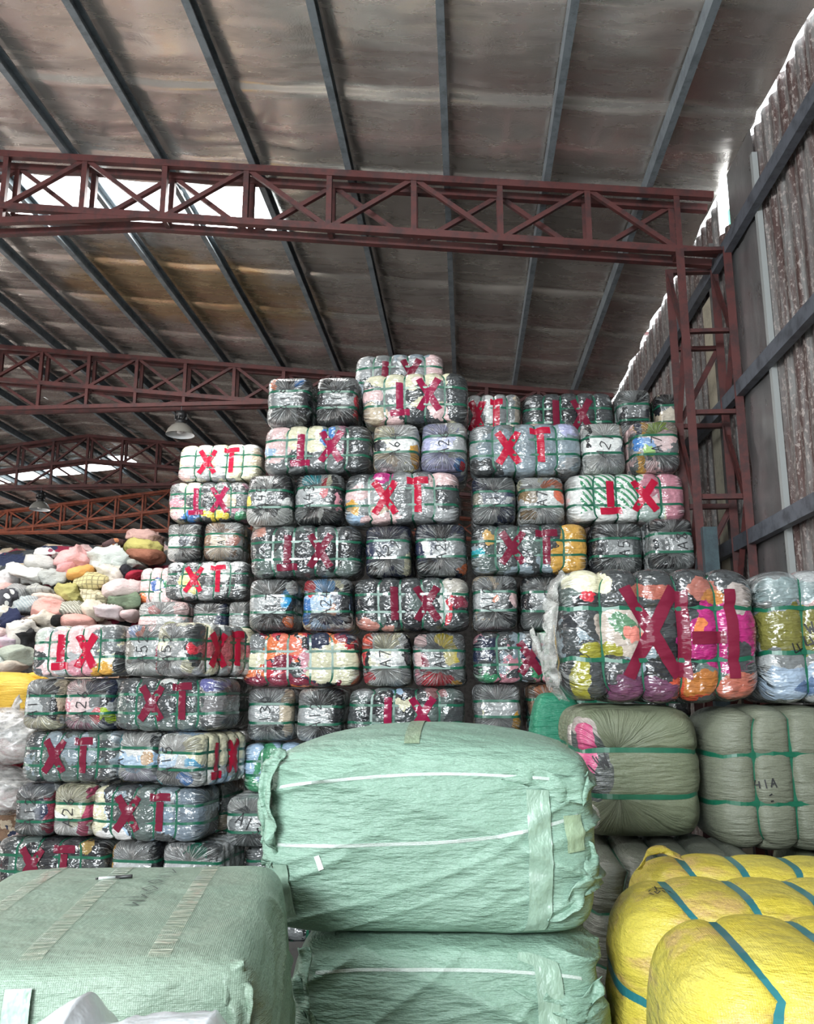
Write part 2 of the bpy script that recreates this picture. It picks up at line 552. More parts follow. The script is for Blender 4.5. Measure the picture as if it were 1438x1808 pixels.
SKY_R = [(-8.8, -2.06, 8.2, 9.27), (-4.4, .80, 1.1, 2.3)]  # second sheet is added out of view for its top light
SKY_L = [(-13.4, -8.95, 21.2, 22.3), (-18.0, -11.0, 9.0, 10.1), (-18.0, -11.0, 15.5, 16.6)]  # last two sheets are added out of view to let light in
PUR = [1.82 - .975 * i for i in range(11)]
PURL = [RIDGE - .55 - .975 * i for i in range(11)]
def foil_slope(name, xa, xb, holes):
    xs = []
    lines = sorted([p for p in PUR + PURL if xa < p < xb] + [xa, xb] + [h for q in holes for h in q[:2] if xa < h < xb])
    lines = sorted(set(round(v, 4) for v in lines))
    for a, b in zip(lines, lines[1:]):
        k = max(1, int(math.ceil((b - a) / .16)))
        xs += [a + (b - a) * i / k for i in range(k)]
    xs.append(xb)
    ys = set(np.round(np.arange(Y_FRONT, Y_BACK + .01, .24), 4).tolist() + [h for q in holes for h in q[2:]])
    seams = np.arange(-5.2, Y_BACK, 1.18)
    for s_ in seams:
        ys |= {round(s_ - .006, 4), round(s_ + .006, 4)}
    ys = sorted(ys)
    nz = Noise(11)
    XX, YY = np.meshgrid(xs, ys, indexing='ij')
    P = np.stack([XX.ravel(), YY.ravel(), 0 * XX.ravel()], 1)
    allp = np.array(sorted(PUR + PURL))
    dist = np.min(np.abs(P[:, :1] - allp[None, :]), 1)
    z = np.array([roof_z(x) for x in P[:, 0]])
    ph = ((P[:, 1] + 5.2) % 1.18) / 1.18
    z -= .030 * np.clip(dist / .47, 0, 1) ** .6 * (.6 + .6 * np.sin(math.pi * ph))
    z += .014 * ph
    z += .010 * nz(P * [1.6, 3.0, 1]) + .006 * nz(P * [6, 9, 1])
    # ragged eave edge
    e = P[:, 0] > WALLX - .12
    P[e, 0] += .028 * nz(P[e] * [0, 5, 0] + [3, 0, 0]) + .014 * nz(P[e] * [0, 17, 0] + [9, 0, 0])
    P[:, 2] = z
    ny = len(ys)
    F = []
    for i in range(len(xs) - 1):
        cx = (xs[i] + xs[i + 1]) / 2
        for j in range(ny - 1):
            cy = (ys[j] + ys[j + 1]) / 2
            if any(h[0] < cx < h[1] and h[2] < cy < h[3] for h in holes):
                continue
            F.append((i * ny + j, i * ny + j + 1, (i + 1) * ny + j + 1, (i + 1) * ny + j))
    return tag(mesh_obj(name, P, F, M_FOIL), kind='structure')
foil_slope('ceiling', RIDGE, WALLX - .015, SKY_R)
foil_slope('ceiling_far_slope', LEFTX, RIDGE, SKY_L)
for n_, (xa, xb, ya, yb) in enumerate(SKY_R + SKY_L):
    mb = MB()
    k = 24
    v, f = [], []
    for i in range(k + 1):
        x = xa - .03 + (xb - xa + .06) * i / k
        for j in range(13):
            y = ya - .05 + (yb - ya + .1) * j / 12
            v.append((x, y, roof_z(x) + .03 + .012 * (j % 2)))
    for i in range(k):
        for j in range(12):
            f.append((i * 13 + j, i * 13 + j + 1, (i + 1) * 13 + j + 1, (i + 1) * 13 + j))
    mb.add(v, f)
    tag(mb.build('window_%d' % (n_ + 1), M_SHEET, smooth=True), kind='structure')

# purlins
ords = ['nearest the right wall', 'second from the right wall', 'third from the right wall', 'fourth from the right wall',
        'fifth from the right wall', 'sixth from the right wall', 'seventh from the right wall', 'eighth from the right wall',
        'ninth from the right wall', 'tenth from the right wall', 'eleventh from the right wall', 'twelfth from the right wall']
for i, x in enumerate(PUR):
    mb = MB()
    mb.profile((x, Y_FRONT, roof_z(x) - .105), (x, Y_BACK, roof_z(x) - .105), c_channel(.062, .15))
    o = mb.build('roof_purlin', M_PURLIN)
    tag(o, 'long grey steel purlin under the foil roof, ' + ords[i], 'purlin', 'roof purlins on the near slope')
for i, x in enumerate(PURL):
    mb = MB()
    mb.profile((x, Y_FRONT, roof_z(x) - .105), (x, Y_BACK, roof_z(x) - .105), c_channel(.062, .15))
    o = mb.build('roof_purlin', M_PURLIN)
    tag(o, 'grey steel purlin on the far roof slope beyond the ridge', 'purlin', 'roof purlins on the far slope')

# trusses
def truss(y, label, mat):
    root = empty('roof_truss', (0, y, 0))
    tag(root, label, 'truss', 'red steel roof trusses')
    D, HG = .22, .59
    zt = lambda x: roof_z(x) - .18 - .035
    zm = lambda x: zt(x) - HG
    xr = 2.42
    xl = 2 * RIDGE - xr
    ztie = zm(-3.3) - .015
    for dy in (0, D):
        for a, b in ((xr, RIDGE), (RIDGE, xl)):
            mb = MB(); mb.profile((a, dy, zt(a)), (b, dy, zt(b)), angle_iron(.07)); mb.build('top_chord', mat, root)
            mb = MB(); mb.profile((a, dy, zm(a)), (b, dy, zm(b)), angle_iron(.07)); mb.build('bottom_chord', mat, root)
        mb = MB(); mb.profile((-3.0, dy, ztie), (2 * RIDGE + 3.0, dy, ztie), angle_iron(.065)); mb.build('tie_chord', mat, root)
    step = (xr - .35 - RIDGE) / 13
    nodes = [xr - .35 - step * i for i in range(27)]
    for k, x in enumerate(nodes):
        for dy in (0, D):
            mb = MB(); mb.profile((x, dy, zm(x)), (x, dy, zt(x)), angle_iron(.055), up=(0, 1, 0)); mb.build('vertical_web', mat, root)
        if k + 1 < len(nodes):
            x2 = nodes[k + 1]
            for dy in (0, D):
                a, b = ((x, zt(x)), (x2, zm(x2))) if (k + (dy > 0)) % 2 else ((x, zm(x)), (x2, zt(x2)))
                mb = MB(); mb.profile((a[0], dy + .01, a[1]), (b[0], dy + .01, b[1]), angle_iron(.046)); mb.build('diagonal_web', mat, root)
        if -15.0 < x < -4.2:
            mb = MB(); mb.profile((x, 0, ztie), (x, 0, zm(x)), angle_iron(.05), up=(0, 1, 0)); mb.build('hanger_web', mat, root)
            x2 = nodes[k + 1]
            if x2 > -15.0:
                a, b = ((x, ztie), (x2, zm(x2))) if k % 2 else ((x, zm(x)), (x2, ztie))
                mb = MB(); mb.profile((a[0], D, a[1]), (b[0], D, b[1]), angle_iron(.045)); mb.build('tie_diagonal', mat, root)
    # battens between the two faces
    for k, x in enumerate(nodes[:20:2]):
        mb = MB(); mb.profile((x, 0, zm(x)), (x, D, zm(x)), angle_iron(.045)); mb.build('cross_batten', mat, root)
    return root
T_Y = [7.55, 13.25, 18.8, 24.5]
truss(T_Y[0], 'dark red lattice roof truss nearest the camera, resting on the lattice column', M_OXIDE)
truss(T_Y[1], 'dark red lattice roof truss second from the camera, a lamp hangs from it', M_OXIDE)
truss(T_Y[2], 'dark red lattice roof truss third from the camera, peaked above the far lamp', M_OXIDE)
truss(T_Y[3], 'orange lit lattice roof truss farthest back, just above the clothes heap', M_OXIDE_LIT)

# lattice column under the first truss
def column(y, label):
    root = empty('lattice_column', (2.25, y, 0))
    tag(root, label, 'column', 'lattice columns along the right wall')
    w, d = .215, .21
    top = roof_z(2.0) - .86
    for sx in (-1, 1):
        for sy in (-1, 1):
            mb = MB(); mb.profile((sx * w, sy * d, 0), (sx * w, sy * d, top), angle_iron(.075), up=(0, 1, 0)); mb.build('leg', M_OXIDE, root)
    z, k = .5, 0
    while z < top - .1:
        for sy in (-1, 1):
            mb = MB(); mb.profile((-w, sy * d, z), (w, sy * d, z), angle_iron(.055)); mb.build('rung', M_OXIDE, root)
        zz = min(z + .78, top)
        for sx in (-1, 1):
            mb = MB(); mb.profile((sx * w, -d if k % 2 else d, z), (sx * w, d if k % 2 else -d, zz), angle_iron(.05)); mb.build('diagonal', M_OXIDE, root)
        if k % 2 == 0:
            mb = MB(); mb.profile((-w, d, z), (w, d, zz), angle_iron(.05)); mb.build('diagonal', M_OXIDE, root)
        z += .78; k += 1
    for sy in (-1, 1):
        mb = MB(); mb.profile((-w, sy * d, top), (w, sy * d, top), angle_iron(.07)); mb.build('cap_rail', M_OXIDE, root)
    return root
column(7.66, 'dark red lattice steel column by the right wall beside the tall stacks')
column(13.36, 'dark red lattice steel column farther back along the right wall')

# right wall
EAVE = roof_z(WALLX)
WT = EAVE - .016
def corrugated(name, ya, yb, za, zb, x):
    n = int((yb - ya) / .0125)
    v, f = [], []
    nz = Noise(5)
    for i in range(n + 1):
        y = ya + (yb - ya) * i / n
        ph = (y / .19) % 1.0
        tri = abs(ph * 2 - 1)
        prof = min(1, max(0, (tri - .28) / .36))
        jag = .03 * float(nz([[0, y * 6, 0]])[0])
        v += [(x + .032 * prof, y, za), (x + .032 * prof, y, zb + (jag if zb > EAVE - .5 else 0))]
    for i in range(n):
        f.append((2 * i, 2 * i + 1, 2 * i + 3, 2 * i + 2))
    return tag(mesh_obj(name, v, f, M_RUST, smooth=False), kind='structure')
corrugated('wall_right', Y_FRONT, 7.58, 0, WT, WALLX)
corrugated('wall_right_low', 7.58, 7.88, 0, EAVE - .45, WALLX)
corrugated('wall_right_far', 7.88, Y_BACK, 0, WT, WALLX)
# foil lining strip on the wall in front of the column
nz = Noise(8)
v, f = [], []
ny_, nz_ = 14, 60
for i in range(ny_ + 1):
    for j in range(nz_ + 1):
        y = 6.78 + .70 * i / ny_ + (.10 * float(nz([[0, 0, j * .25]])[0]) if i == ny_ else 0)
        z = 0.0 + (WT - .01) * j / nz_
        v.append((WALLX - .022 + .012 * float(nz([[y * 4, z * 3, 2]])[0]), y, z))
for i in range(ny_):
    for j in range(nz_):
        a = i * (nz_ + 1) + j
        f.append((a, a + 1, a + nz_ + 2, a + nz_ + 1))
tag(mesh_obj('wall_right_lining', v, f, M_WFOIL), kind='structure')
mb = MB(); mb.box((WALLX - .05, 6.72, 0), (WALLX - .005, 6.775, EAVE - .3))
tag(mb.build('trim_1', simple('grey_trim', (.27, .28, .275), .5)), kind='structure')
mb = MB(); mb.box((WALLX - .03, 8.22, 0), (WALLX - .002, 8.52, EAVE - .9))
tag(mb.build('trim_2', M_BEIGE), kind='structure')
mb = MB(); mb.box((WALLX - .05, 8.08, 0), (WALLX - .002, 8.18, EAVE - .4))
tag(mb.build('trim_3', M_DARKW), kind='structure')
for nm, z, lb in (('wall_girt', at(1370, 310, 6.6).z, 'topmost'), ('wall_girt', at(1370, 590, 6.6).z, 'middle'), ('wall_girt', at(1400, 905, 6.2).z, 'lowest')):
    zg = {'topmost': CAMH + 4.02, 'middle': CAMH + 2.62, 'lowest': CAMH + 1.28}[lb]
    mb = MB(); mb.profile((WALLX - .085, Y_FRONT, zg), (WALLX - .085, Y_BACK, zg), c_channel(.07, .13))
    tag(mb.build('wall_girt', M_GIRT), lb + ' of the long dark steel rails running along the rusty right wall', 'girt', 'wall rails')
# other walls
mb = MB(); mb.box((LEFTX - .1, Y_BACK, 0), (WALLX + .1, Y_BACK + .1, 9.2)); tag(mb.build('wall_back', M_DARKW), kind='structure')
mb = MB(); mb.box((LEFTX - .1, Y_FRONT, 0), (LEFTX, Y_BACK, roof_z(LEFTX))); tag(mb.build('wall_left', M_DARKW), kind='structure')
mb = MB(); mb.box((LEFTX, Y_FRONT - .1, 6.2), (WALLX + .1, Y_FRONT, 9.2)); mb.box((.4, Y_FRONT - .1, 0), (WALLX + .1, Y_FRONT, 6.2))  # unseen wall, closed down so less sky light washes the bales
mb.box((LEFTX, Y_FRONT - .1, 0), (-7.0, Y_FRONT, 6.2)); tag(mb.build('wall_front', M_DARKW), kind='structure')
# strut and loose items at the eave
mb = MB(); mb.profile((at(1022, 586, 11.8)), (at(1148, 588, 11.8)), angle_iron(.06))
tag(mb.build('eave_strut', M_OXIDE), 'short dark red steel strut under the roof near the right wall', 'strut')
mb = MB(); mb.box((3.0, 8.1, 0), (3.05, 8.9, 8.0))  # green tarpaulin hanging outside, visible through the gap in the wall
tag(mb.build('outside_green_tarp', simple('green_sheet', (.03, .33, .18), .6)), kind='structure')

# high bay lamps
M_BLACK = simple('black_housing', (.015, .015, .016), .4)
def shade_material():
    t = NT('lamp_shade'); g = t.n('ShaderNodeNewGeometry')
    t.set(Base_Color=t.mix(g.outputs['Backfacing'], C4((.20, .19, .17)), C4((.62, .64, .64))), Roughness=.45)
    return t.m
M_SHADE = shade_material()
def lamp(px, py, y, label, ztop):
    p = at(px, py, y)
    r0 = empty('high_bay_lamp', p)
    tag(r0, label, 'lamp', 'hanging high bay lamps')
    mb = MB(); mb.lathe([(.235, 0), (.232, .012), (.20, .09), (.15, .15), (.09, .19), (.07, .20)], 36); mb.build('lamp_shade', M_SHADE, r0, True)
    mb = MB(); mb.lathe([(0.001, .19), (.085, .19), (.085, .25), (.07, .255), (.07, .30), (.10, .305), (.10, .37), (.085, .38), (.085, .40), (.001, .40)], 28)
    hs = mb.build('lamp_housing', M_BLACK, r0, True)
    for k in range(8):
        a = k * math.pi / 4
        mb = MB(); mb.box((.07, -.006, .26), (.108, .006, .36))
        fn = mb.build('cooling_fin', M_BLACK, hs); fn.rotation_euler = (0, 0, a)
    mb = MB(); mb.tube([(0, 0, .40), (0, 0, ztop - p.z)], .007); mb.build('hanging_rod', M_GIRT, r0)
    mb = MB(); mb.lathe([(0.001, .03), (.045, .03), (.05, .09), (.03, .16), (.001, .18)], 20); mb.build('bulb', simple('frosted_glass', (.7, .7, .68), .3), r0, True)
    return r0
lamp(318, 768, T_Y[1], 'grey hanging lamp with dished shade, larger one above the pale bale', Z0 + KR * 3.3 - .80)
lamp(70, 900, T_Y[2], 'small dark hanging lamp in front of the farthest orange lit truss', Z0 + KR * 3.3 - .80)
# ------------------------------------------------------------------ bales
GLYPH = {
 'A': [[(0,0),(.5,1),(1,0)],[(.2,.38),(.85,.42)]], '1': [[(.45,1),(.55,0)]],
 '2': [[(0,.75),(.3,1),(.85,.9),(.8,.6),(.05,.02),(1,.05)]],
 '3': [[(0,.9),(.5,1),(.9,.8),(.4,.55),(.95,.3),(.5,0),(0,.1)]],
 '4': [[(.35,1),(.05,.4),(1,.42)],[(.75,.8),(.7,0)]],
 '5': [[(.9,1),(.2,1),(.1,.55),(.7,.6),(.9,.25),(.5,0),(0,.1)]],
 '6': [[(.8,1),(.25,.6),(.05,.25),(.45,0),(.9,.25),(.5,.5),(.1,.3)]],
 '7': [[(0,.95),(.95,1),(.35,0)]], '9': [[(.85,.75),(.4,1),(.1,.75),(.45,.5),(.85,.75),(.7,0)]],
 '0': [[(.5,1),(.1,.6),(.3,.05),(.8,.1),(.95,.6),(.5,1)]], '8': [[(.5,.5),(.1,.8),(.5,1),(.9,.8),(.1,.2),(.5,0),(.9,.2),(.5,.5)]],
 'N': [[(0,0),(.1,1),(.8,.05),(.9,1)]], 'W': [[(0,1),(.3,0),(.5,.6),(.75,0),(1,1)]], 'K': [[(.1,1),(.1,0)],[(.9,1),(.15,.5),(.95,0)]],
}

def seg_coords(cuts, n):
    e = [-1.0] + sorted(cuts) + [1.0]
    out = []
    for a, b in zip(e, e[1:]):
        k = max(4, int(round(n * (b - a) / 2)))
        for i in range(k):
            t = i / k
            t = .5 - .5 * math.cos(math.pi * t) if 0 < t < 1 else t
            out.append(a + (b - a) * (t * .75 + .25 * i / k))
    out.append(1.0)
    return np.array(out)

def pillow(t, cuts, g):
    e = np.array([-1.0] + sorted(cuts) + [1.0])
    idx = np.clip(np.searchsorted(e, t, side='right') - 1, 0, len(e) - 2)
    lo, hi = e[idx], e[idx + 1]
    s = (2 * t - lo - hi) / (hi - lo)
    s = np.where((idx == 0) & (s < 0), 0, s)
    s = np.where((idx == len(e) - 2) & (s > 0), 0, s)
    a = np.abs(s)
    return 1 - g * (.55 * a ** 2.4 + .45 * a ** 9)

class BaleShape:
    def __init__(s, L, W, H, xs, zs, gx=.10, gz=.055, n=6.5, seed=1, lump=.016, crinkle=0.0, lumpf=3.0, wav=0.0):
        s.hx, s.hy, s.hz = L / 2, W / 2, H / 2
        s.xs, s.zs, s.gx, s.gz, s.n = list(xs), list(zs), gx, gz, n
        s.nz, s.lump, s.crinkle, s.lumpf = Noise(seed), lump, crinkle, lumpf
        r = random.Random(seed)
        s.off = np.array([r.uniform(0, 200) for _ in range(3)])
        s.shear = [r.uniform(-.05, .05) for _ in range(4)]
        s.wav = wav
        s.bow = r.uniform(-.012, .012)
    def D(s, A):
        A = np.asarray(A, float)
        q = A / (np.sum(np.abs(A) ** s.n, 1) ** (1 / s.n))[:, None]
        # let the flat faces stay flat: blend towards the box
        fx = pillow(A[:, 0], s.xs, s.gx)
        fz = pillow(A[:, 2], s.zs, s.gz)
        fzx = pillow(A[:, 2], s.zs, s.gz * .8 * min(1, s.hy / s.hx))
        P = np.stack([s.hx * q[:, 0] * fzx, s.hy * q[:, 1] * fx * fz, s.hz * q[:, 2] * fx], 1)
        N = np.sign(q) * np.abs(q) ** (s.n - 1)
        N /= np.linalg.norm(N, axis=1)[:, None] + 1e-9
        k = s.nz(P * s.lumpf + s.off) * s.lump
        # bales squash a little where others rest on them
        if s.crinkle:
            k = k + s.crinkle * (s.nz(P * [9, 9, 22] + s.off + 7) * .6 + s.nz(P * [22, 22, 40] + s.off + 3) * .4)
        flat = 1 - .75 * np.abs(N[:, 2])
        P = P + N * (k * flat)[:, None]
        P[:, 0] += s.shear[0] * P[:, 2] * .6
        P[:, 1] += s.shear[1] * P[:, 2] * .3
        P[:, 2] += s.bow * (P[:, 0] / s.hx) ** 2
        P[:, 2] += s.hz
        return P
    def body(s, name, mat, parent, nx=34, ny=12, nz=14):
        ax, ay, az = seg_coords(s.xs, nx), np.linspace(-1, 1, ny + 1), seg_coords(s.zs, nz)
        ay = np.sign(ay) * np.abs(ay) ** .8
        NX, NY, NZ = len(ax), len(ay), len(az)
        ids = {}
        pts = []
        def vid(i, j, k):
            key = (i * NY + j) * NZ + k
            r = ids.get(key)
            if r is None:
                r = ids[key] = len(pts)
                pts.append((ax[i], ay[j], az[k]))
            return r
        F = []
        for i in range(NX - 1):
            for k in range(NZ - 1):
                F.append((vid(i, 0, k), vid(i + 1, 0, k), vid(i + 1, 0, k + 1), vid(i, 0, k + 1)))
                F.append((vid(i + 1, NY - 1, k), vid(i, NY - 1, k), vid(i, NY - 1, k + 1), vid(i + 1, NY - 1, k + 1)))
            for j in range(NY - 1):
                F.append((vid(i, j, NZ - 1), vid(i + 1, j, NZ - 1), vid(i + 1, j + 1, NZ - 1), vid(i, j + 1, NZ - 1)))
                F.append((vid(i, j + 1, 0), vid(i + 1, j + 1, 0), vid(i + 1, j, 0), vid(i, j, 0)))
        for j in range(NY - 1):
            for k in range(NZ - 1):
                F.append((vid(0, j + 1, k), vid(0, j, k), vid(0, j, k + 1), vid(0, j + 1, k + 1)))
                F.append((vid(NX - 1, j, k), vid(NX - 1, j + 1, k), vid(NX - 1, j + 1, k + 1), vid(NX - 1, j, k + 1)))
        P = s.D(np.array(pts))
        P[:, 2] = np.maximum(P[:, 2], 0.0)
        return mesh_obj(name, P, F, mat, parent)
    def _ring(s, n=11):
        g = np.linspace(-1, 1, n)
        g = np.sign(g) * np.abs(g) ** .7
        r = [(u, -1) for u in g] + [(1, v) for v in g[1:]] + [(u, 1) for u in g[::-1][1:]] + [(-1, v) for v in g[::-1][1:-1]]
        return np.array(r)
    def strap(s, kind, pos, w, mat, parent, off=.009, name='strap'):
        n = 15
        if kind == 'x':
            r = s._ring(n)
            mk = lambda d: np.stack([np.full(len(r), pos + d / s.hx), r[:, 0], r[:, 1]], 1)
        else:
            r = s._ring(n + 8)
            mk = lambda d: np.stack([r[:, 0], r[:, 1], np.full(len(r), pos + d / s.hz)], 1)
        c = s.D(mk(0.0))
        ctr = c.mean(0)
        if kind == 'x':
            out = c - ctr; out[:, 0] = 0
            axis = np.array([1., 0, 0])
        else:
            out = c - ctr; out[:, 2] = 0
            axis = np.array([0, 0, 1.])
        # outward normal inside the loop plane
        tn = np.roll(c, -1, 0) - np.roll(c, 1, 0)
        nn = np.cross(tn, axis)
        nn /= np.linalg.norm(nn, axis=1)[:, None] + 1e-9
        sg = np.sign(np.sum(nn * out, 1))
        nn *= sg[:, None]
        # let strap bridge a little over hollows
        cs = (np.roll(c, 1, 0) + c * 2 + np.roll(c, -1, 0)) / 4
        rings = [cs + axis * (-w / 2) + nn * -.012, cs + axis * (-w / 2) + nn * off, cs + axis * (w / 2) + nn * off, cs + axis * (w / 2) + nn * -.012]
        V = np.concatenate(rings)
        V[:, 2] = np.maximum(V[:, 2], .0005)
        m = len(c)
        F = []
        for q in range(3):
            for i in range(m):
                j = (i + 1) % m
                F.append((q * m + i, q * m + j, (q + 1) * m + j, (q + 1) * m + i))
        return mesh_obj(name, V, F, mat, parent, smooth=False)
    def surf(s, face, uv, off):
        """face coordinates in metres from the face centre -> points on the bale surface"""
        uv = np.asarray(uv, float)
        o = np.ones(len(uv))
        if face == 'front':
            A = np.stack([uv[:, 0] / s.hx, -o, uv[:, 1] / s.hz], 1); d = np.array([0, -1., 0])
        elif face == 'end':
            A = np.stack([-o, -uv[:, 0] / s.hy, uv[:, 1] / s.hz], 1); d = np.array([-1., 0, 0])
        else:
            A = np.stack([uv[:, 0] / s.hx, uv[:, 1] / s.hy, o], 1); d = np.array([0, 0, 1.])
        A = np.clip(A, -1, 1)
        return s.D(A) + d * off
    def strokes(s, name, face, lines, w, mat, parent, off=.004, nw=3, ds=.02):
        V, F = [], []
        for q, ln in enumerate(lines):
            for a, b in zip(ln, ln[1:]):
                a, b = np.array(a, float), np.array(b, float)
                L = np.linalg.norm(b - a)
                if L < 1e-6: continue
                d = (b - a) / L
                p = np.array([-d[1], d[0]])
                k = max(1, int(math.ceil(L / ds)))
                base = sum(len(x) for x in V)
                g = []
                for i in range(k + 1):
                    for j in range(nw + 1):
                        g.append(a + d * (L * i / k) + p * (w * (j / nw - .5)))
                V.append(s.surf(face, g, off + .0012 * q))
                for i in range(k):
                    for j in range(nw):
                        u = base + i * (nw + 1) + j
                        F.append((u, u + nw + 1, u + nw + 2, u + 1))
        return mesh_obj(name, np.concatenate(V), F, mat, parent)

def letter_lines(ch, cx, cz, w, h):
    w2, h2 = w / 2, h / 2
    if ch == 'X': return [[(cx - w2, cz + h2), (cx + w2, cz - h2)], [(cx + w2, cz + h2), (cx - w2, cz - h2)]]
    if ch == 'T': return [[(cx - w2, cz + h2), (cx + w2, cz + h2)], [(cx, cz + h2 - .04), (cx, cz - h2)]]
    if ch == 't': return [[(cx - w2, cz - h2), (cx + w2, cz - h2)], [(cx, cz - h2 + .04), (cx, cz + h2)]]
    if ch == 'I': return [[(cx, cz + h2), (cx, cz - h2)]]
    if ch == 'H': return [[(cx - w2, cz + h2), (cx - w2, cz - h2)], [(cx + w2, cz + h2), (cx + w2, cz - h2)], [(cx - w2 + .04, cz - .02), (cx + w2 - .04, cz - .02)]]
    return []

def text_lines(txt, cx, cz, h, rot=0.0, seed=0):
    r = random.Random(seed)
    out = []
    x = 0
    for ch in txt:
        for ln in GLYPH.get(ch, []):
            out.append([((x + px * .6 + r.uniform(-.04, .04)) * h, (py + r.uniform(-.05, .05)) * h) for px, py in ln])
        x += .85
    W = (x - .25) * h
    c, s_ = math.cos(rot), math.sin(rot)
    res = []
    for ln in out:
        res.append([(cx + (a - W / 2) * c - (b - h / 2) * s_, cz + (a - W / 2) * s_ + (b - h / 2) * c) for a, b in ln])
    return res

_seed = [100]
def film_bale(pos, L, W, H, rz, kind, pal, label, group, letters=None, lcol='m', text=None, trot=0.0, tpos=(0, 0), blobs=(), stripes=None,
              tilt=(0, 0), name='clothes_bale', nx=34, ny=12, nz=14, sx=4, haze=.35, ends_haze=.55, scale=4.2, zs=(-.33, .33), crinkle=0.007,
              strapw=.021, seed=None, gx=.10, lw=.068, lsize=None, lshift=0.0, category='bale', hidden=False):
    _seed[0] += 1
    sd = seed or _seed[0]
    rnd = random.Random(sd)
    e = .96
    xs = [(-1 + 2 * (i + 1) / (sx + 1)) * e + rnd.uniform(-.012, .012) for i in range(sx)]
    zz = [z + rnd.uniform(-.05, .05) for z in zs]
    sh = BaleShape(L, W, H, xs, zz, seed=sd, crinkle=crinkle, gx=gx)
    root = empty(name, pos, rz, tilt)
    tag(root, label, category, group)
    bl = []
    for (face, u, v, ru, rv, ch) in blobs:
        if face == 'front': bl.append(((u, -W / 2, H / 2 + v), (ru, .22, rv), ch))
        elif face == 'end': bl.append(((-L / 2, -u, H / 2 + v), (.20, ru, rv), ch))
        else: bl.append(((u, v, H), (ru, rv, .15), ch))
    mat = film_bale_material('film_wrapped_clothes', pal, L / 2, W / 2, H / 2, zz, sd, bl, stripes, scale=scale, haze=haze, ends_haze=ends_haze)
    sh.body('wrapped_bundle', mat, root, nx, ny, nz)
    for x in xs:
        sh.strap('x', x, strapw, M_STRAP, root)
    for z in zz:
        sh.strap('z', z, strapw, M_STRAP, root)
    if letters:
        wS, hS = lsize or (.20, H * .62)
        n = len(letters)
        ctr = [-.5 * (n - 1) * .31 + .31 * i for i in range(n)] if n < 3 else [-.31, 0, .31]
        sc = L / 1.08
        for c, x in zip(letters, ctr):
            x = x * sc + lshift + rnd.uniform(-.01, .01)
            sh.strokes('red_letter', 'front', letter_lines(c, x, rnd.uniform(-.015, .015), wS * sc * (1 if c != 'I' else 1), hS), lw, M_RED[lcol], root, off=.006)
    if text:
        sh.strokes('handwritten_mark', 'end', text_lines(text, tpos[0], tpos[1], (.098 if H < .6 else .12), trot, sd), .0085, M_INK, root, off=.008, nw=1, ds=.012)
    return root, sh
# ------------------------------------------------------------------ the tall stacks
YS = 7.6
def rows_z(bounds, x, y):
    return [at(x, b, y).z for b in bounds]
def put(kind, box, z0, z1, yf, rz=0.0, plane=None, depth=None, **kw):
    x0, y0, x1, y1 = box
    yc = (y0 + y1) / 2
    H = z1 - z0
    if plane is None:
        a, b = at(x0, yc, yf + .07), at(x1, yc, yf + .07)
        ang = 0.0
    else:
        o, ang = plane
        n = Vector((-math.sin(ang), math.cos(ang)))
        oo = (o[0] + n.x * (.07 + yf), o[1] + n.y * (.07 + yf))
        a, b = on_plane(x0, yc, oo, ang), on_plane(x1, yc, oo, ang)
    wid = (Vector((b.x, b.y)) - Vector((a.x, a.y))).length
    mid = (a + b) / 2
    nrm = Vector((-math.sin(ang), math.cos(ang), 0))
    if kind == 'L':
        d = depth or .50
        c = mid + nrm * (d / 2 - .07)
        return film_bale((c.x, c.y, z0), wid * .985, d, H, ang + rz, kind, **kw)
    d = depth or 1.05
    c = mid + nrm * (d / 2 - .07)
    return film_bale((c.x, c.y, z0), d, wid * .98, H, ang + rz + math.pi / 2, kind, sx=4, **kw)

GM = 'film wrapped clothes bales in the middle stack'
GR = 'film wrapped clothes bales in the right stack'
GA = 'film wrapped clothes bales in the far left stack'
GB = 'film wrapped clothes bales in the near left stack'
zM = rows_z([622, 660, 748, 833, 925, 1019, 1115, 1214, 1312, 1402, 1490, 1578, 1666, 1752], 640, YS + .05)
zM[-1] = 0.0
def M(kind, row, x0, x1, **kw):
    b = [622, 660, 748, 833, 925, 1019, 1115, 1214, 1312, 1402, 1490, 1578, 1666, 1752]
    kw.setdefault('yf', YS)
    return put(kind, (x0, b[row], x1, b[row + 1]), zM[row + 1] + .001, zM[row], group=GM, **kw)
R90 = math.pi / 2
# topmost, set back
_t = at(705, 622, YS + .72).z
put('L', (625, 622, 785, 660), zM[1] + .001, _t, YS + .70, group=GM, pal='gcegsc', letters='tX', lcol='d', haze=.3,
    label='topmost bale of the middle stack, grey with a pink lobe at its right end', blobs=[('front', .40, .08, .14, .2, 'P'), ('front', .38, -.2, .1, .06, 'w')])
M('E', 1, 468, 552, pal='sgskg', text='A19', trot=R90, tpos=(-.02, 0), label='silvery bale end with orange and blue scraps, top left corner of the middle stack',
  blobs=[('end', .15, 0, .09, .17, 'k'), ('end', -.14, .16, .03, .07, 'o'), ('end', .12, .17, .05, .05, 'B')])
M('E', 1, 555, 635, pal='kcsgk', text='A18', trot=R90, label='dark bale end with a red right edge, second along the top of the middle stack',
  blobs=[('end', .21, -.08, .05, .16, 'r'), ('end', -.15, .02, .1, .2, 'k')])
M('L', 1, 637, 829, pal='CcgPcw', letters='tX', lcol='m', label='cream and dark grey red-lettered long bale, top right of the middle stack',
  blobs=[('front', -.42, -.16, .16, .1, 'b'), ('front', .43, .02, .12, .3, 'c'), ('front', -.42, .02, .12, .07, 'P'), ('front', -.3, .17, .14, .07, 'C')])
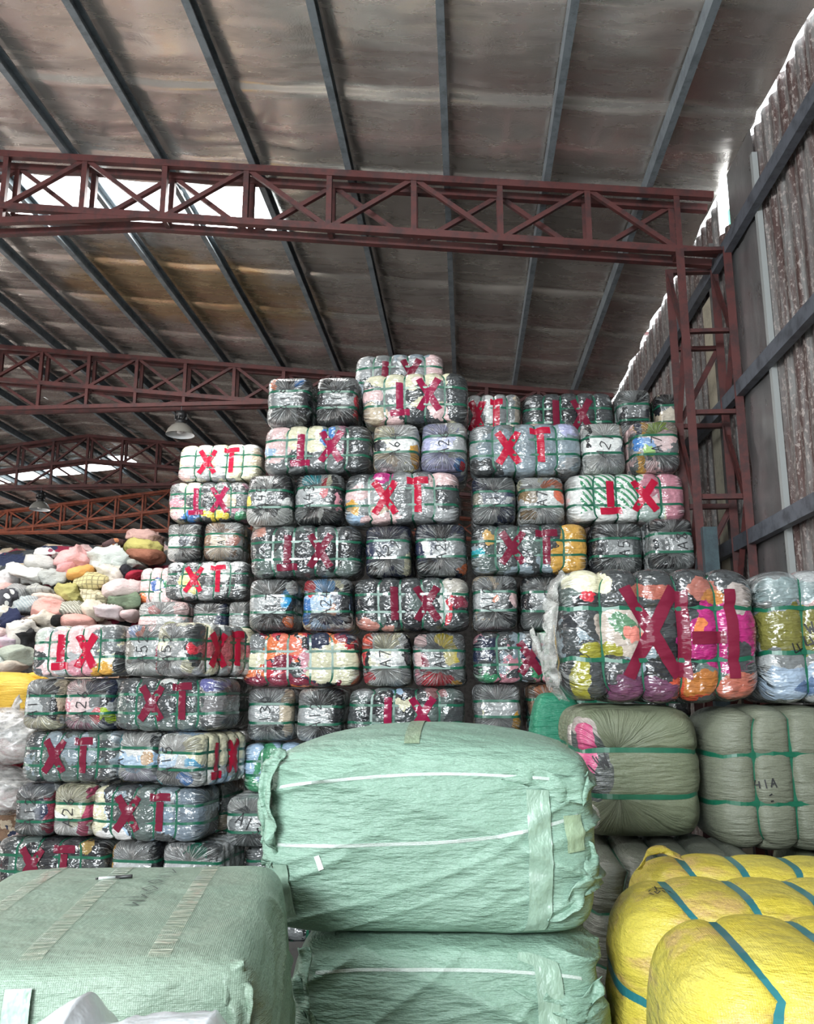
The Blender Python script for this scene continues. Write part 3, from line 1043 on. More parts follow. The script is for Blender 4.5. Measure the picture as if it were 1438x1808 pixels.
M('L', 2, 466, 656, pal='cgcmg', letters='tX', lcol='m', label='long bale with pink and cream left half under the two top left bale ends',
  blobs=[('front', -.40, .08, .2, .2, 'P'), ('front', -.18, .12, .13, .12, 'C'), ('front', .0, .08, .1, .14, 'C'), ('front', -.45, -.04, .05, .05, 'l'), ('front', .1, .12, .07, .1, 'B'), ('front', .4, 0, .14, .3, 'c')])
M('E', 2, 655, 741, pal='wbswC', text='A64', trot=R90, label='whitish bale end with mustard scrap at lower right, above the pink XT bale',
  blobs=[('end', .20, -.12, .06, .12, 'M'), ('end', -.14, .0, .07, .06, 'k'), ('end', -.2, .16, .05, .1, 'b')])
M('E', 2, 741, 826, pal='LsLgw', text='A26', trot=R90, label='lavender blue bale end with a blue and red corner, right edge of the middle stack',
  blobs=[('end', .18, -.2, .07, .06, 'B'), ('end', .22, -.2, .03, .04, 'r'), ('end', -.1, .15, .15, .07, 'L')])
M('E', 3, 434, 517, pal='wswg', text='A45', trot=R90, tpos=(-.06, 0), label='white bale end with black right half and a yellow patch at its left edge',
  blobs=[('end', .14, .12, .12, .13, 'k'), ('end', .06, -.02, .07, .14, 'k'), ('end', -.2, -.03, .03, .05, 'y'), ('end', -.16, .16, .04, .06, 'k')], yf=YS - .03)
M('E', 3, 519, 607, pal='skgs', text='A43', trot=R90, tpos=(-.08, 0), label='bale end mixing black, teal and red cloth, left neighbour of the pink XT bale',
  blobs=[('end', .13, -.05, .12, .25, 'k'), ('end', -.08, .18, .09, .05, 't'), ('end', .05, .08, .05, .09, 'r'), ('end', .1, .15, .03, .06, 'C'), ('end', .08, -.1, .05, .03, 'w'), ('end', .2, -.03, .03, .08, 'p'), ('end', .03, -.17, .03, .06, 'w')])
M('L', 3, 607, 814, pal='sgssg', letters='XT', lcol='r', label='pink and silver long bale with bright red XT and a mustard lower left corner',
  blobs=[('front', -.40, .03, .11, .08, 'P'), ('front', -.38, .2, .2, .06, 'c'), ('front', .44, .16, .18, .12, 'P'), ('front', .44, -.02, .13, .12, 'c'), ('front', -.46, -.1, .07, .07, 'M'), ('front', -.42, -.2, .12, .05, 'l'), ('front', -.15, .18, .1, .08, 'h'), ('front', -.2, -.2, .2, .05, 'P'), ('front', -.2, -.12, .08, .05, 'b')])
M('L', 4, 440, 641, pal='ccfck', letters='tX', lcol='d', label='charcoal long bale with dark red letters, left of two navy bale ends', blobs=[('front', -.44, .17, .09, .07, (.45, .2, .15)), ('front', .25, .18, .08, .04, 'g')], haze=.25)
M('E', 4, 641, 729, pal='ngsn', text='A29', trot=.6, label='navy bale end with a cream scrap at lower right, under the pink XT bale', blobs=[('end', .2, -.14, .05, .12, 'C'), ('end', -.15, .15, .1, .09, 'n'), ('end', -.15, -.19, .06, .05, 'k')])
M('E', 4, 731, 827, pal='nsgnk', text='A22', trot=R90, label='navy bale end with an orange scrap at lower right, right edge of the middle stack', blobs=[('end', .2, -.18, .06, .05, 'o'), ('end', -.15, .12, .1, .12, 'n'), ('end', -.13, 0, .04, .08, 'w')])
M('E', 5, 437, 525, pal='sgsk', text='A17', trot=R90, tpos=(.0, -.02), label='bale end with black side, bright blue and orange scraps, left in the middle stack', blobs=[('end', .13, .02, .09, .26, 'k'), ('end', .13, .04, .05, .08, (.02, .3, .6)), ('end', .18, .16, .05, .08, 'w'), ('end', .14, -.17, .05, .05, 'o')])
M('E', 5, 531, 624, pal='Cswnl', text='A24', trot=R90, label='multicoloured bale end of blue, cream and black cloth beside the dark IX bale', blobs=[('end', -.03, .17, .1, .07, (.18, .38, .65)), ('end', .19, .0, .05, .2, 'k'), ('end', -.18, -.05, .06, .12, 'B'), ('end', -.16, .15, .05, .08, 'r'), ('end', .05, -.06, .06, .04, (.5, .2, .1))])
M('L', 5, 624, 831, pal='cfckc', letters='IX', lcol='d', label='charcoal long bale with dark red letters and a cream upper right lobe', blobs=[('front', .40, .14, .13, .13, (.5, .46, .40)), ('front', -.42, -.19, .14, .07, (.55, .24, .19)), ('front', -.25, -.22, .1, .03, (.55, .24, .19)), ('front', .28, .0, .03, .15, 'w'), ('front', .33, -.05, .02, .12, 'r'), ('front', .42, .0, .09, .05, 'd')], haze=.25)
M('L', 6, 426, 636, pal='rdnrko', letters=None, label='red, orange and navy long bale with a plain cream right third', scale=6.0,
  blobs=[('front', .26, -.02, .22, .18, 'C'), ('front', .44, -.08, .13, .18, 'C'), ('front', -.26, .10, .14, .10, 'o'), ('front', -.06, .14, .10, .08, (.8, .2, .12)), ('front', -.44, .0, .13, .09, 'C'), ('front', -.45, .15, .12, .08, 'g'), ('front', .17, .18, .09, .06, 'n'), ('front', -.2, -.2, .35, .06, 'd'), ('front', -.16, -.02, .10, .09, 'd'), ('front', -.04, -.08, .08, .08, 'c'), ('front', .05, .02, .05, .1, 'p')])
M('E', 6, 637, 726, pal='CswC', text='A7', trot=R90, label='cream bale end with coral red left edge, beside the red and cream bale', blobs=[('end', -.18, .13, .06, .12, (.75, .12, .08)), ('end', -.17, -.02, .05, .07, 'r'), ('end', -.14, -.02, .03, .1, 'k'), ('end', .21, .08, .05, .16, 'k'), ('end', -.15, -.17, .07, .06, (.7, .08, .10)), ('end', .02, .13, .13, .1, 'C')])
M('E', 6, 727, 827, pal='gsgk', text='A4', trot=R90, label='bale end with yellow top, pink left edge and red bottom in the middle stack', blobs=[('end', .04, .17, .07, .07, 'y'), ('end', -.04, -.18, .17, .08, 'r'), ('end', -.19, .0, .04, .09, 'P'), ('end', -.14, -.02, .03, .08, 'd'), ('end', .1, .05, .05, .09, (.45, .36, .06)), ('end', -.16, .16, .05, .05, 'P'), ('end', -.2, -.17, .04, .1, 'p'), ('end', .14, -.2, .05, .03, 'M')])
M('E', 7, 433, 521, pal='swsg', text='A130', trot=R90, tpos=(-.03, 0), label='silver bale end with beige side and black patch, above the blue and green bale', blobs=[('end', .09, .0, .07, .10, 'k'), ('end', .18, .1, .07, .20, 'b'), ('end', .15, -.14, .1, .08, 'k'), ('end', .19, -.13, .05, .06, 'b')])
M('E', 7, 522, 609, pal='sgsw', text='A12', trot=R90, tpos=(-.03, 0), label='silver bale end with black right half, just behind the top of the large green sack', blobs=[('end', .14, .05, .10, .14, 'k'), ('end', .15, .2, .1, .06, 'k'), ('end', .1, -.17, .15, .06, 'k')])
M('L', 7, 611, 822, pal='cckfg', letters='tX', lcol='m', label='dark long bale with crimson letters half hidden by the large green sack', blobs=[('front', -.02, .10, .10, .04, 'C'), ('front', -.05, .2, .06, .05, 'l'), ('front', .26, .18, .1, .05, (.25, .12, .12))], haze=.25)
M('L', 8, 428, 600, pal='lGlg', letters=None, label='long bale with light blue and green lobes behind the large green sack', blobs=[('front', -.40, .12, .13, .16, 'l'), ('front', -.40, -.2, .15, .17, 'G'), ('front', -.2, .12, .1, .1, 'G')])
M('E', 9, 398, 490, pal='sgsw', text='A13', trot=-.5, label='silver bale end standing low between the near left stack and the large green sack', yf=YS - .25, blobs=[('end', .2, -.12, .08, .12, 'c')])
HL = 'clothes bale buried low in the stacks behind the large green sacks'
def hidden(put_fn, kind, row, x0, x1, **kw):
    r = hidden_(put_fn, kind, row, x0, x1, **kw)
    r[0]['group'] = 'bales buried in the stacks'
    return r
def hidden_(put_fn, kind, row, x0, x1, **kw):
    return put_fn(kind, row, x0, x1, pal='cgsk', label=HL, nx=20, ny=6, nz=10, sx=4, **kw) if kind == 'L' else put_fn(kind, row, x0, x1, pal='cgsk', label=HL, nx=20, ny=6, nz=10, **kw)
hidden(M, 'L', 8, 604, 824)
for rw in (9, 10, 11, 12):
    hidden(M, 'L', rw, 512, 668) if rw == 9 else hidden(M, 'L', rw, 430, 625)
    hidden(M, 'L', rw, 672 if rw == 9 else 630, 824)
hidden(M, 'L', 2, 640, 826, yf=YS + 1.06)if False else None

zRb = [693, 744, 836, 922, 1013, 1112, 1207, 1298, 1390, 1480, 1570, 1660, 1752]
zR = rows_z(zRb, 1000, YS + .05)
zR[-1] = 0.0
def Rr(kind, row, x0, x1, **kw):
    kw.setdefault('yf', YS + .02)
    return put(kind, (x0, zRb[row], x1, zRb[row + 1]), zR[row + 1] + .001, zR[row], group=GR, **kw)
_zt = at(960, 694, YS + .72).z
def R0(kind, x0, x1, **kw):
    return put(kind, (x0, 694, x1, 744), zR[1] + .001, _zt - kw.pop('drop', 0), YS + kw.pop('back', .66), group=GR, **kw)
R0('L', 800, 921, pal='sgbs', letters='XT', lcol='r', label='pale brown bale with a red T at the back of the right stack top', blobs=[('front', .42, .05, .16, .3, (.30, .26, .21)), ('front', .05, .1, .08, .2, 'w')])
R0('L', 923, 1086, pal='kckc', letters='tX', lcol='d', label='black long bale with faint red letters at the back of the right stack top', blobs=[('front', -.36, -.16, .16, .08, (.5, .36, .30))], haze=.12)
R0('E', 1090, 1152, pal='kgsk', label='dark silver bale end at the back of the right stack top, under the roof edge', back=.55)
R0('E', 1156, 1200, pal='kcbk', label='small dark bale end at the back of the right stack top, seen behind the column', back=.62, drop=.04)
Rr('L', 1, 827, 1027, pal='eegse', letters='XT', lcol='r', label='grey blue long bale with clear red XT on the top row of the right stack', haze=.5, blobs=[('front', .43, .17, .12, .08, 'L'), ('front', -.4, -.19, .2, .08, 'c')])
Rr('E', 1, 1027, 1105, pal='wsww', text='A21', trot=1.2, label='white bale end with black brush marks, beside the grey blue XT bale', blobs=[('end', -.13, .14, .02, .12, 'k'), ('end', .17, -.02, .03, .06, 'k'), ('end', .2, .17, .05, .1, 'b'), ('end', -.12, 0, .03, .03, 'k')])
Rr('E', 1, 1112, 1202, pal='PsPg', text='A7', trot=R90, label='colourful bale end of blue, yellow, green and pink cloth, top right of the right stack', yf=YS - .02, blobs=[('end', .02, .16, .13, .08, (.35, .50, .10)), ('end', -.15, .02, .05, .10, 'B'), ('end', -.06, -.02, .07, .07, (.12, .30, .62)), ('end', -.12, .16, .07, .09, 'M'), ('end', -.13, -.18, .05, .08, 'M'), ('end', -.05, -.09, .04, .05, (.30, .55, .08)), ('end', -.15, .17, .03, .1, 'n'), ('end', .17, .16, .07, .07, (.6, .5, .4))])
Rr('E', 2, 830, 913, pal='sgsn', text='A16', trot=R90, label='grey silver bale end, left in the right stack above the mustard ended bale', blobs=[('end', -.17, .0, .06, .08, (.2, .18, .14))])
Rr('E', 2, 913, 999, pal='Cbsw', text='A7', trot=R90, label='bale end of cream, orange and brown cloth, left neighbour of the green striped bale', blobs=[('end', .18, .05, .06, .09, (.72, .16, .08)), ('end', -.11, .02, .09, .07, (.20, .13, .06)), ('end', -.13, -.17, .08, .05, (.22, .15, .08)), ('end', -.2, .17, .04, .08, 'C'), ('end', .1, .12, .1, .04, (.7, .2, .1))])
Rr('L', 2, 1000, 1213, pal='wCPw', letters='tX', lcol='r', stripes=('w', (0, 0, 0) and 'G', 9.0, (-.38, .12)), label='white and green striped long bale with pink right end and upside down red letters', blobs=[('front', .44, .05, .15, .3, (.55, .24, .29)), ('front', -.48, -.12, .08, .2, 'w'), ('front', -.12, -.2, .35, .08, 'w'), ('front', .2, -.16, .12, .08, (.35, .42, .38)), ('front', .22, .12, .1, .12, (.5, .2, .25))])
Rr('L', 3, 829, 1041, pal='cecfc', letters='XT', lcol='d', label='dark long bale with a bright mustard right end, second row above the big XH bale', blobs=[('front', .40, .02, .15, .30, (.66, .36, .07)), ('front', .25, -.12, .07, .12, (.66, .36, .07)), ('front', -.34, .1, .06, .05, (.6, .36, .12)), ('front', -.45, -.02, .05, .05, 't')], haze=.3)
Rr('E', 3, 1041, 1139, pal='kgsk', text='A59', trot=R90, tpos=(.05, .02), label='black and silver bale end right of the mustard cornered bale', blobs=[('end', -.16, 0, .10, .25, 'k'), ('end', .2, .0, .07, .2, 'c')])
Rr('E', 3, 1144, 1227, pal='sckg', text='A8', trot=R90, tpos=(.08, .02), label='black and grey bale end beside the steel post at the foot of the column', yf=YS - .2, depth=.66, blobs=[('end', -.14, .17, .10, .06, 'k'), ('end', -.08, 0, .04, .07, 'k'), ('end', -.1, -.18, .14, .06, 'k')])
Rr('E', 4, 832, 917, pal='sgbs', text='A12', trot=R90, tpos=(-.07, .02), label='grey bale end with an orange dot and black right half, right stack', blobs=[('end', .06, .0, .09, .09, 'k'), ('end', .18, .0, .05, .08, 'P'), ('end', .0, .06, .03, .03, 'o'), ('end', .15, -.15, .1, .07, 'k'), ('end', .15, .12, .1, .05, 'k')])
Rr('E', 4, 918, 1006, pal='kgsc', text='A25', trot=R90, tpos=(.05, 0), label='dark silver bale end just left of the big XH bale', blobs=[('end', -.12, .0, .09, .07, 'k')])
Rr('L', 5, 834, 1040, pal='nceGpc', letters='X', lcol='d', label='dark mixed bale with a crimson X behind loose film of the big XH bale', scale=6.5, haze=.2)
Rr('E', 6, 834, 924, pal='sgCs', label='patterned grey bale end low in the right stack, just above the large green sack', blobs=[('end', .15, -.15, .05, .12, 'M'), ('end', -.18, .05, .05, .2, 'g')])
Rr('E', 6, 930, 1000, pal='kNwk', label='dark bale end with orange brown print above the right shoulder of the large green sack', blobs=[('end', -.02, .13, .08, .09, (.5, .17, .06)), ('end', -.1, -.15, .04, .06, 't')])
hidden(Rr, 'L', 4, 1010, 1225, yf=YS + .1); hidden(Rr, 'L', 5, 1042, 1225, yf=YS + .1); hidden(Rr, 'L', 6, 1004, 1225, yf=YS + .1)
for rw in range(7, 12):
    hidden(Rr, 'L', rw, 834, 1030); hidden(Rr, 'L', rw, 1034, 1225)
# rear rows that carry the set back bales
hidden(M, 'L', 1, 640, 800, yf=YS + .52); hidden(Rr, 'L', 1, 838, 1012, yf=YS + .54)

# far left stack
YA = 10.8
bA = [784, 850, 921, 990, 1061, 1136, 1212, 1288, 1364, 1440, 1516, 1595]
zA = rows_z(bA, 370, YA + .05)
zA[-1] = 0.0
def A(kind, row, x0, x1, **kw):
    kw.setdefault('yf', YA)
    return put(kind, (x0, bA[row], x1, bA[row + 1]), zA[row + 1] + .001, zA[row], group=GA, **kw)
A('L', 0, 315, 463, pal='CwbsC', letters='XT', lcol='r', label='pale cream long bale with clear red XT on top of the far left stack', haze=.45, blobs=[('front', -.45, -.15, .15, .1, 'P')])
A('L', 1, 297, 442, pal='cgcCm', letters='tX', lcol='m', label='mixed bale with pink, blue and yellow lower cloth under the pale XT bale', blobs=[('front', -.45, -.02, .12, .08, 'p'), ('front', -.2, -.2, .2, .06, 'B'), ('front', .1, -.19, .2, .07, 'y'), ('front', -.45, -.2, .12, .07, 'P'), ('front', .44, -.2, .1, .07, 'G'), ('front', .3, 0, .12, .1, 'b'), ('front', -.15, -.1, .05, .06, 'n')])
A('E', 2, 293, 357, pal='sgwk', text='A27', trot=R90, label='silver bale end with a navy patch, third row of the far left stack', blobs=[('end', .02, 0, .07, .08, 'n'), ('end', .17, -.05, .07, .25, 'c'), ('end', .12, -.18, .1, .07, 'k')])
A('E', 2, 358, 430, pal='bgsN', text='A1', trot=R90, label='bale end with brown striped right side, third row of the far left stack', blobs=[('end', .14, 0, .10, .08, (.35, .16, .13)), ('end', -.18, 0, .06, .25, 'N')])
A('E', 2, 444, 476, pal='gbg', label='bale end mostly hidden behind the middle stack, third row of the far left stack', yf=YA + .25)
A('L', 3, 291, 441, pal='scgs', letters='XT', lcol='r', label='grey long bale with a yellow round patch under its red XT, far left stack', blobs=[('front', -.22, -.03, .14, .14, (.75, .68, .28)), ('front', .25, .1, .25, .1, 'w'), ('front', .42, -.05, .15, .2, 'c'), ('front', .0, .17, .1, .08, 'w')])
put('L', (246, 990, 345, 1061), zA[4] + .001, zA[3], YA + .53, group=GA, pal='PPwP', label='peach bale with blue and green swirls at the left of the far left stack', blobs=[('front', -.12, .02, .10, .10, (.05, .12, .35)), ('front', -.1, .02, .06, .08, 'w'), ('front', .02, .0, .06, .09, 'G'), ('front', -.32, -.17, .07, .07, 'o')])
A('E', 4, 240, 331, pal='Psws', label='whitish bale end with red and olive scraps, leftmost of the lowest visible far left row', blobs=[('end', .15, -.05, .1, .06, 'O'), ('end', -.1, .15, .1, .05, (.6, .2, .2))], yf=YA - .1)
A('E', 4, 337, 402, pal='sgsk', label='silver bale end with a dark right edge, middle of the lowest visible far left row', blobs=[('end', .18, 0, .08, .25, 'n')])
A('E', 4, 403, 440, pal='gsg', label='narrow grey bale end, rightmost of the lowest visible far left row')
for rw in range(5, 11):
    hidden(A, 'L', rw, 250, 342, ); hidden(A, 'L', rw, 345, 441)
hidden(A, 'E', 3, 446, 500, yf=YA + .55) if False else None

# near left stack, turned a little
OB = at(330, 1215, 7.12)
PB = ((OB.x, OB.y), math.radians(-6))
bB = [1101, 1196, 1292, 1387, 1485, 1582, 1674, 1768]
zB = [on_plane(200, b, PB[0], PB[1]).z for b in bB]
zB[-1] = 0.0
def B(kind, row, x0, x1, yf=0.0, **kw):
    return put(kind, (x0, bB[row], x1, bB[row + 1]), zB[row + 1] + .001, zB[row], yf, plane=PB, group=GB, **kw)
B('L', 0, 58, 219, pal='wsPgC', letters='tX', lcol='r', label='white and pink red-lettered long bale, top row of the near left stack', blobs=[('front', -.38, -.05, .12, .08, 'c'), ('front', -.4, -.2, .12, .08, (.08, .09, .1)), ('front', .25, -.17, .12, .08, 'M'), ('front', .05, -.15, .12, .08, 'p'), ('front', -.4, .15, .14, .08, (.62, .66, .58)), ('front', .42, -.1, .07, .1, 'c')], tilt=(0, -.02))
B('E', 0, 218, 299, pal='swPg', text='A52', trot=R90, label='silver bale end with maroon edge between two red lettered bales, near left stack', blobs=[('end', .19, .0, .05, .08, 'd'), ('end', -.14, .0, .05, .09, (.2, .18, .15)), ('end', .18, -.16, .05, .09, 'r'), ('end', -.1, .17, .06, .06, (.25, .32, .5)), ('end', -.02, .17, .03, .06, (.6, .2, .15))])
B('E', 0, 288, 376, pal='swgC', text='A52', trot=R90, tpos=(-.05, 0), letters='XT', lcol='r', depth=.98, label='turned bale with red letters on its side, top right corner of the near left stack', yf=-.22, rz=math.radians(-14), blobs=[('end', .2, .05, .1, .2, 'c'), ('end', .18, -.01, .05, .05, 'r'), ('front', 0, 0, .4, .12, (.5, .1, .12))])
B('E', 1, 42, 113, pal='sCws', text='A17', trot=R90, tpos=(-.06, 0), label='silver bale end with black and beige right side in the near left stack', blobs=[('end', .08, .03, .06, .25, 'k'), ('end', .18, .08, .05, .25, 'b'), ('end', .14, .0, .035, .2, 'k'), ('end', .0, -.17, .2, .07, 'C')])
B('E', 1, 114, 206, pal='sgPs', text='A26', trot=R90, tpos=(-.04, 0), label='bale end with navy right half, red and lime scraps, near left stack', blobs=[('end', .13, .14, .13, .15, 'n'), ('end', .1, .02, .10, .09, 'k'), ('end', .08, -.12, .06, .05, 'r'), ('end', .18, -.1, .06, .04, (.35, .5, .03)), ('end', -.19, -.02, .05, .08, 'p'), ('end', -.1, -.2, .14, .06, 'm'), ('end', .18, -.18, .08, .06, 'n')])
B('L', 1, 203, 398, pal='cfcc', letters='XT', lcol='d', label='charcoal long bale with yellow diagonal strokes across its XT, near left stack', haze=.28, yf=-.05, blobs=[('front', .43, -.02, .10, .2, (.2, .19, .19)), ('front', -.02, .2, .1, .03, 'w'), ('front', .42, .18, .12, .05, (.12, .12, .3))])
B('L', 1, 330, 424, pal='cgkc', label='dark bale set back behind the charcoal bale with yellow strokes', yf=.52)
B('L', 2, 41, 216, pal='efec', letters='XT', lcol='d', label='dark green grey long bale with dark red XT, middle of the near left stack', haze=.3, yf=.02)
B('E', 2, 206, 287, pal='wslw', text='A7', trot=R90, tpos=(-.15, 0), label='white bale end with teal upper left corner, right of the dark green grey XT bale', blobs=[('end', -.17, .14, .04, .07, 't'), ('end', .1, .0, .05, .08, (.5, .3, .15)), ('end', .02, -.17, .15, .07, (.5, .48, .56)), ('end', .19, .13, .05, .1, 'c')], yf=.06)
B('E', 2, 286, 378, pal='swgl', text='A15', trot=R90, tpos=(-.08, 0), letters='tX', lcol='r', depth=.76, yf=-.12, rz=math.radians(-12), label='turned corner bale with teal lower left patch and red letter on its side', blobs=[('end', -.19, -.18, .06, .06, 't'), ('end', .18, .12, .07, .1, 'n'), ('end', .15, .0, .06, .05, (.1, .3, .45)), ('front', 0, .1, .5, .15, 'C'), ('end', -.2, .0, .05, .08, 'k'), ('end', .08, -.14, .08, .04, 'B')])
B('E', 3, 25, 96, pal='sgks', text='A12', trot=R90, label='silver bale end with a maroon right edge, leftmost low in the near left stack', blobs=[('end', .17, -.02, .06, .2, 'd'), ('end', .1, .0, .06, .08, 'n'), ('end', .0, .17, .2, .07, (.14, .15, .17))])
B('E', 3, 94, 162, pal='CwC', text='A26', trot=R90, label='cream bale end with pink right edge, left neighbour of the white lobed XT bale', ends_haze=.25, blobs=[('end', .16, -.03, .04, .12, (.62, .1, .2)), ('end', .14, -.18, .05, .07, (.6, .12, .22)), ('end', .17, .17, .02, .05, (.6, .1, .2))])
B('L', 3, 160, 362, pal='ccel', letters='XT', lcol='d', label='long bale with white left lobe and dark green middle, near left stack', yf=-.06, haze=.28, blobs=[('front', -.48, .0, .13, .4, 'C'), ('front', -.25, -.2, .16, .09, (.7, .68, .66)), ('front', .32, .12, .09, .09, 's'), ('front', .2, -.05, .12, .1, (.2, .27, .34)), ('front', .4, .0, .16, .25, (.16, .20, .24)), ('front', .0, .0, .1, .3, 'f')])
B('L', 3, 310, 406, pal='bgwN', label='beige and grey bale set back at the right corner, low in the near left stack', yf=.5)
B('L', 4, -8, 192, pal='cfck', letters='XT', lcol='d', label='black long bale with dark red XT above the left edge of the flat green sack', haze=.22, blobs=[('front', -.47, .15, .03, .1, 'w'), ('front', .3, .16, .07, .05, (.3, .2, .06))])
B('E', 4, 194, 284, pal='sgbs', label='grey bale end with an orange left edge just behind the flat green sack', blobs=[('end', -.2, .1, .04, .12, 'M'), ('end', .2, .1, .06, .2, 'k')])
B('E', 4, 286, 396, pal='gcsg', depth=.65, label='dark grey bale end with green scrap behind the flat green sack', blobs=[('end', .05, .15, .1, .06, (.02, .15, .10))])
B('L', 5, -130, 62, pal='kynrk', label='navy bale with yellow and red scraps, lowest in the near left stack', yf=-.1, blobs=[('front', .42, .18, .08, .05, (.05, .22, .09)), ('front', .3, .17, .07, .05, 'y'), ('front', .2, -.05, .07, .1, 'y')], scale=6)
for x0, x1 in ((64, 225), (229, 396)):
    hidden(B, 'L', 5, x0 + 5, x1)
for x0, x1 in ((-130, 40), (44, 215), (219, 396)):
    hidden(B, 'L', 6, x0, x1)
# ------------------------------------------------------------------ foreground sacks
class SackShape(BaleShape):
    """woven sack: box with a domed top, slumped corners and creased faces"""
    def __init__(s, L, W, H, seed, dome=.05, fold=.022, n=9, flare=0.0):
        BaleShape.__init__(s, L, W, H, [], [], gx=0, gz=0, n=n, seed=seed, lump=.012, lumpf=2.2)
        s.dome, s.fold, s.flare = dome, fold, flare
        s.n2 = Noise(seed + 50)
    def D(s, A):
        A = np.asarray(A, float)
        q = A / (np.sum(np.abs(A) ** s.n, 1) ** (1 / s.n))[:, None]
        h = np.array([s.hx, s.hy, s.hz])
        P = q * h
        N = np.sign(q) * np.abs(q) ** (s.n - 1)
        N /= np.linalg.norm(N, axis=1)[:, None] + 1e-9
        # sides belly out, the upper corners pull in
        belly = 1 - q[:, 2] ** 2
        P[:, 0] += np.sign(q[:, 0]) * .022 * belly * np.abs(q[:, 0]) ** 3
        P[:, 1] += np.sign(q[:, 1]) * .022 * belly * np.abs(q[:, 1]) ** 3
        P[:, 0] += s.flare * np.clip(q[:, 0], 0, 1) ** 4 * (.5 - .5 * q[:, 2]) ** .6
        up = np.clip(q[:, 2], 0, 1) ** 2
        dm = (1 - q[:, 0] ** 2 * .9) * (1 - q[:, 1] ** 2 * .75)
        P[:, 2] += s.dome * up * (dm - .35)
        Q = P + s.off
        r1 = 1 - np.abs(s.nz(np.stack([Q[:, 0] * 1.5 + Q[:, 2] * 1.9, Q[:, 1] * 1.5, Q[:, 2] * 5.2 + Q[:, 0] * 1.6], 1)))
        r2 = 1 - np.abs(s.n2(np.stack([Q[:, 0] * 2.6 - Q[:, 2] * 3.0, Q[:, 1] * 2.2, Q[:, 2] * 9.5 - Q[:, 0] * 3.0], 1)))
        r3 = s.n2(np.stack([Q[:, 0] * 9, Q[:, 1] * 9, Q[:, 2] * 24], 1))
        edge = .35 + .65 * np.clip(np.abs(q[:, 0]), 0, 1) ** 2
        side = 1 - .8 * np.abs(N[:, 2])
        k = s.fold * (r1 ** 7 * .75 + r2 ** 8 * .5) * edge + .0028 * r3 + s.nz(Q * s.lumpf) * s.lump
        P = P + N * (k * side)[:, None]
        P[:, 2] += .006 * s.n2(Q * [4, 4, 4]) * up
        P[:, 2] += s.hz
        P[:, 2] = np.maximum(P[:, 2], 0)
        return P
    def body(s, name, mat, parent, nx=120, ny=60, nz=80):
        zs, xs = s.zs, s.xs
        return BaleShape.body(s, name, mat, parent, nx, ny, nz)

M_GREEN = woven_material('green_woven_sacking', (.178, .292, .222), (.21, .33, .258), .40, 190, .35, streak=(1.2, 1.2, 5))
M_WHITE_LINE = woven_material('white_woven_line', (.40, .46, .42), (.44, .50, .46), .5, 190, .2)
def tape_film(name, col, seed):
    """clear packing tape lying tight on the sacking: the weave's colour shows through its gloss"""
    t = NT(name)
    co = t.coords('Object')
    h = t.noise(t.vmath('ADD', co, (seed, 0, 0)), 16.0, 3.0, .6, scl=(1.6, 1, 1))
    bm = t.bump(h, .5, .02)
    t.set(Base_Color=t.mix(t.smooth(h, .3, .7), C4(col), C4(tuple(c * 1.25 for c in col))), Roughness=.36, Coat_Weight=.4, Coat_Roughness=.12)
    t.l(bm, t.b.inputs['Normal'])
    return t.m
M_TAPE = tape_film('clear_packing_tape', (.215, .315, .245), 1)
M_TAPE2 = tape_film('yellowed_packing_tape', (.225, .30, .195), 2)

def ribbon_flap(name, pts, widths, mat, parent, seed, amp=.012, n=30, m=7):
    """a hanging fold of sacking following a 3-D spine; widths given along it"""
    nzr = Noise(seed)
    pts = np.array(pts, float)
    t = np.linspace(0, len(pts) - 1, n)
    i = np.clip(t.astype(int), 0, len(pts) - 2)
    f = (t - i)[:, None]
    f = f * f * (3 - 2 * f) * .5 + f * .5
    C = pts[i] * (1 - f) + pts[i + 1] * f
    w = np.interp(t, range(len(widths)), [x[0] for x in widths])
    dirs = np.array([x[1] for x in widths], float)
    dv = np.stack([np.interp(t, range(len(widths)), dirs[:, k]) for k in range(3)], 1)
    dv /= np.linalg.norm(dv, axis=1)[:, None]
    V = []
    for a in range(n):
        for b in range(m):
            u = b / (m - 1)
            p = C[a] + dv[a] * w[a] * u
            p = p + amp * np.array([nzr([[a * .35, u * 2.5, 0]])[0], nzr([[a * .3, u * 3, 5]])[0] * 1.6, nzr([[a * .3, u * 2, 9]])[0] * .6])
            V.append(p)
    F = [(a * m + b, a * m + b + 1, (a + 1) * m + b + 1, (a + 1) * m + b) for a in range(n - 1) for b in range(m - 1)]
    o = mesh_obj(name, np.array(V), F, mat, parent)
    sd = o.modifiers.new('thickness', 'SOLIDIFY'); sd.thickness = .004
    return o

DOCK = 1.215
# G1 / G2: the large sacks in the middle
def green_sack(pos, L, W, H, rz, label, seed, name='woven_sack', **kw):
    root = empty(name, pos, rz)
    tag(root, label, 'sack', 'green woven sacks')
    sh = SackShape(L, W, H, seed, **kw)
    return root, sh

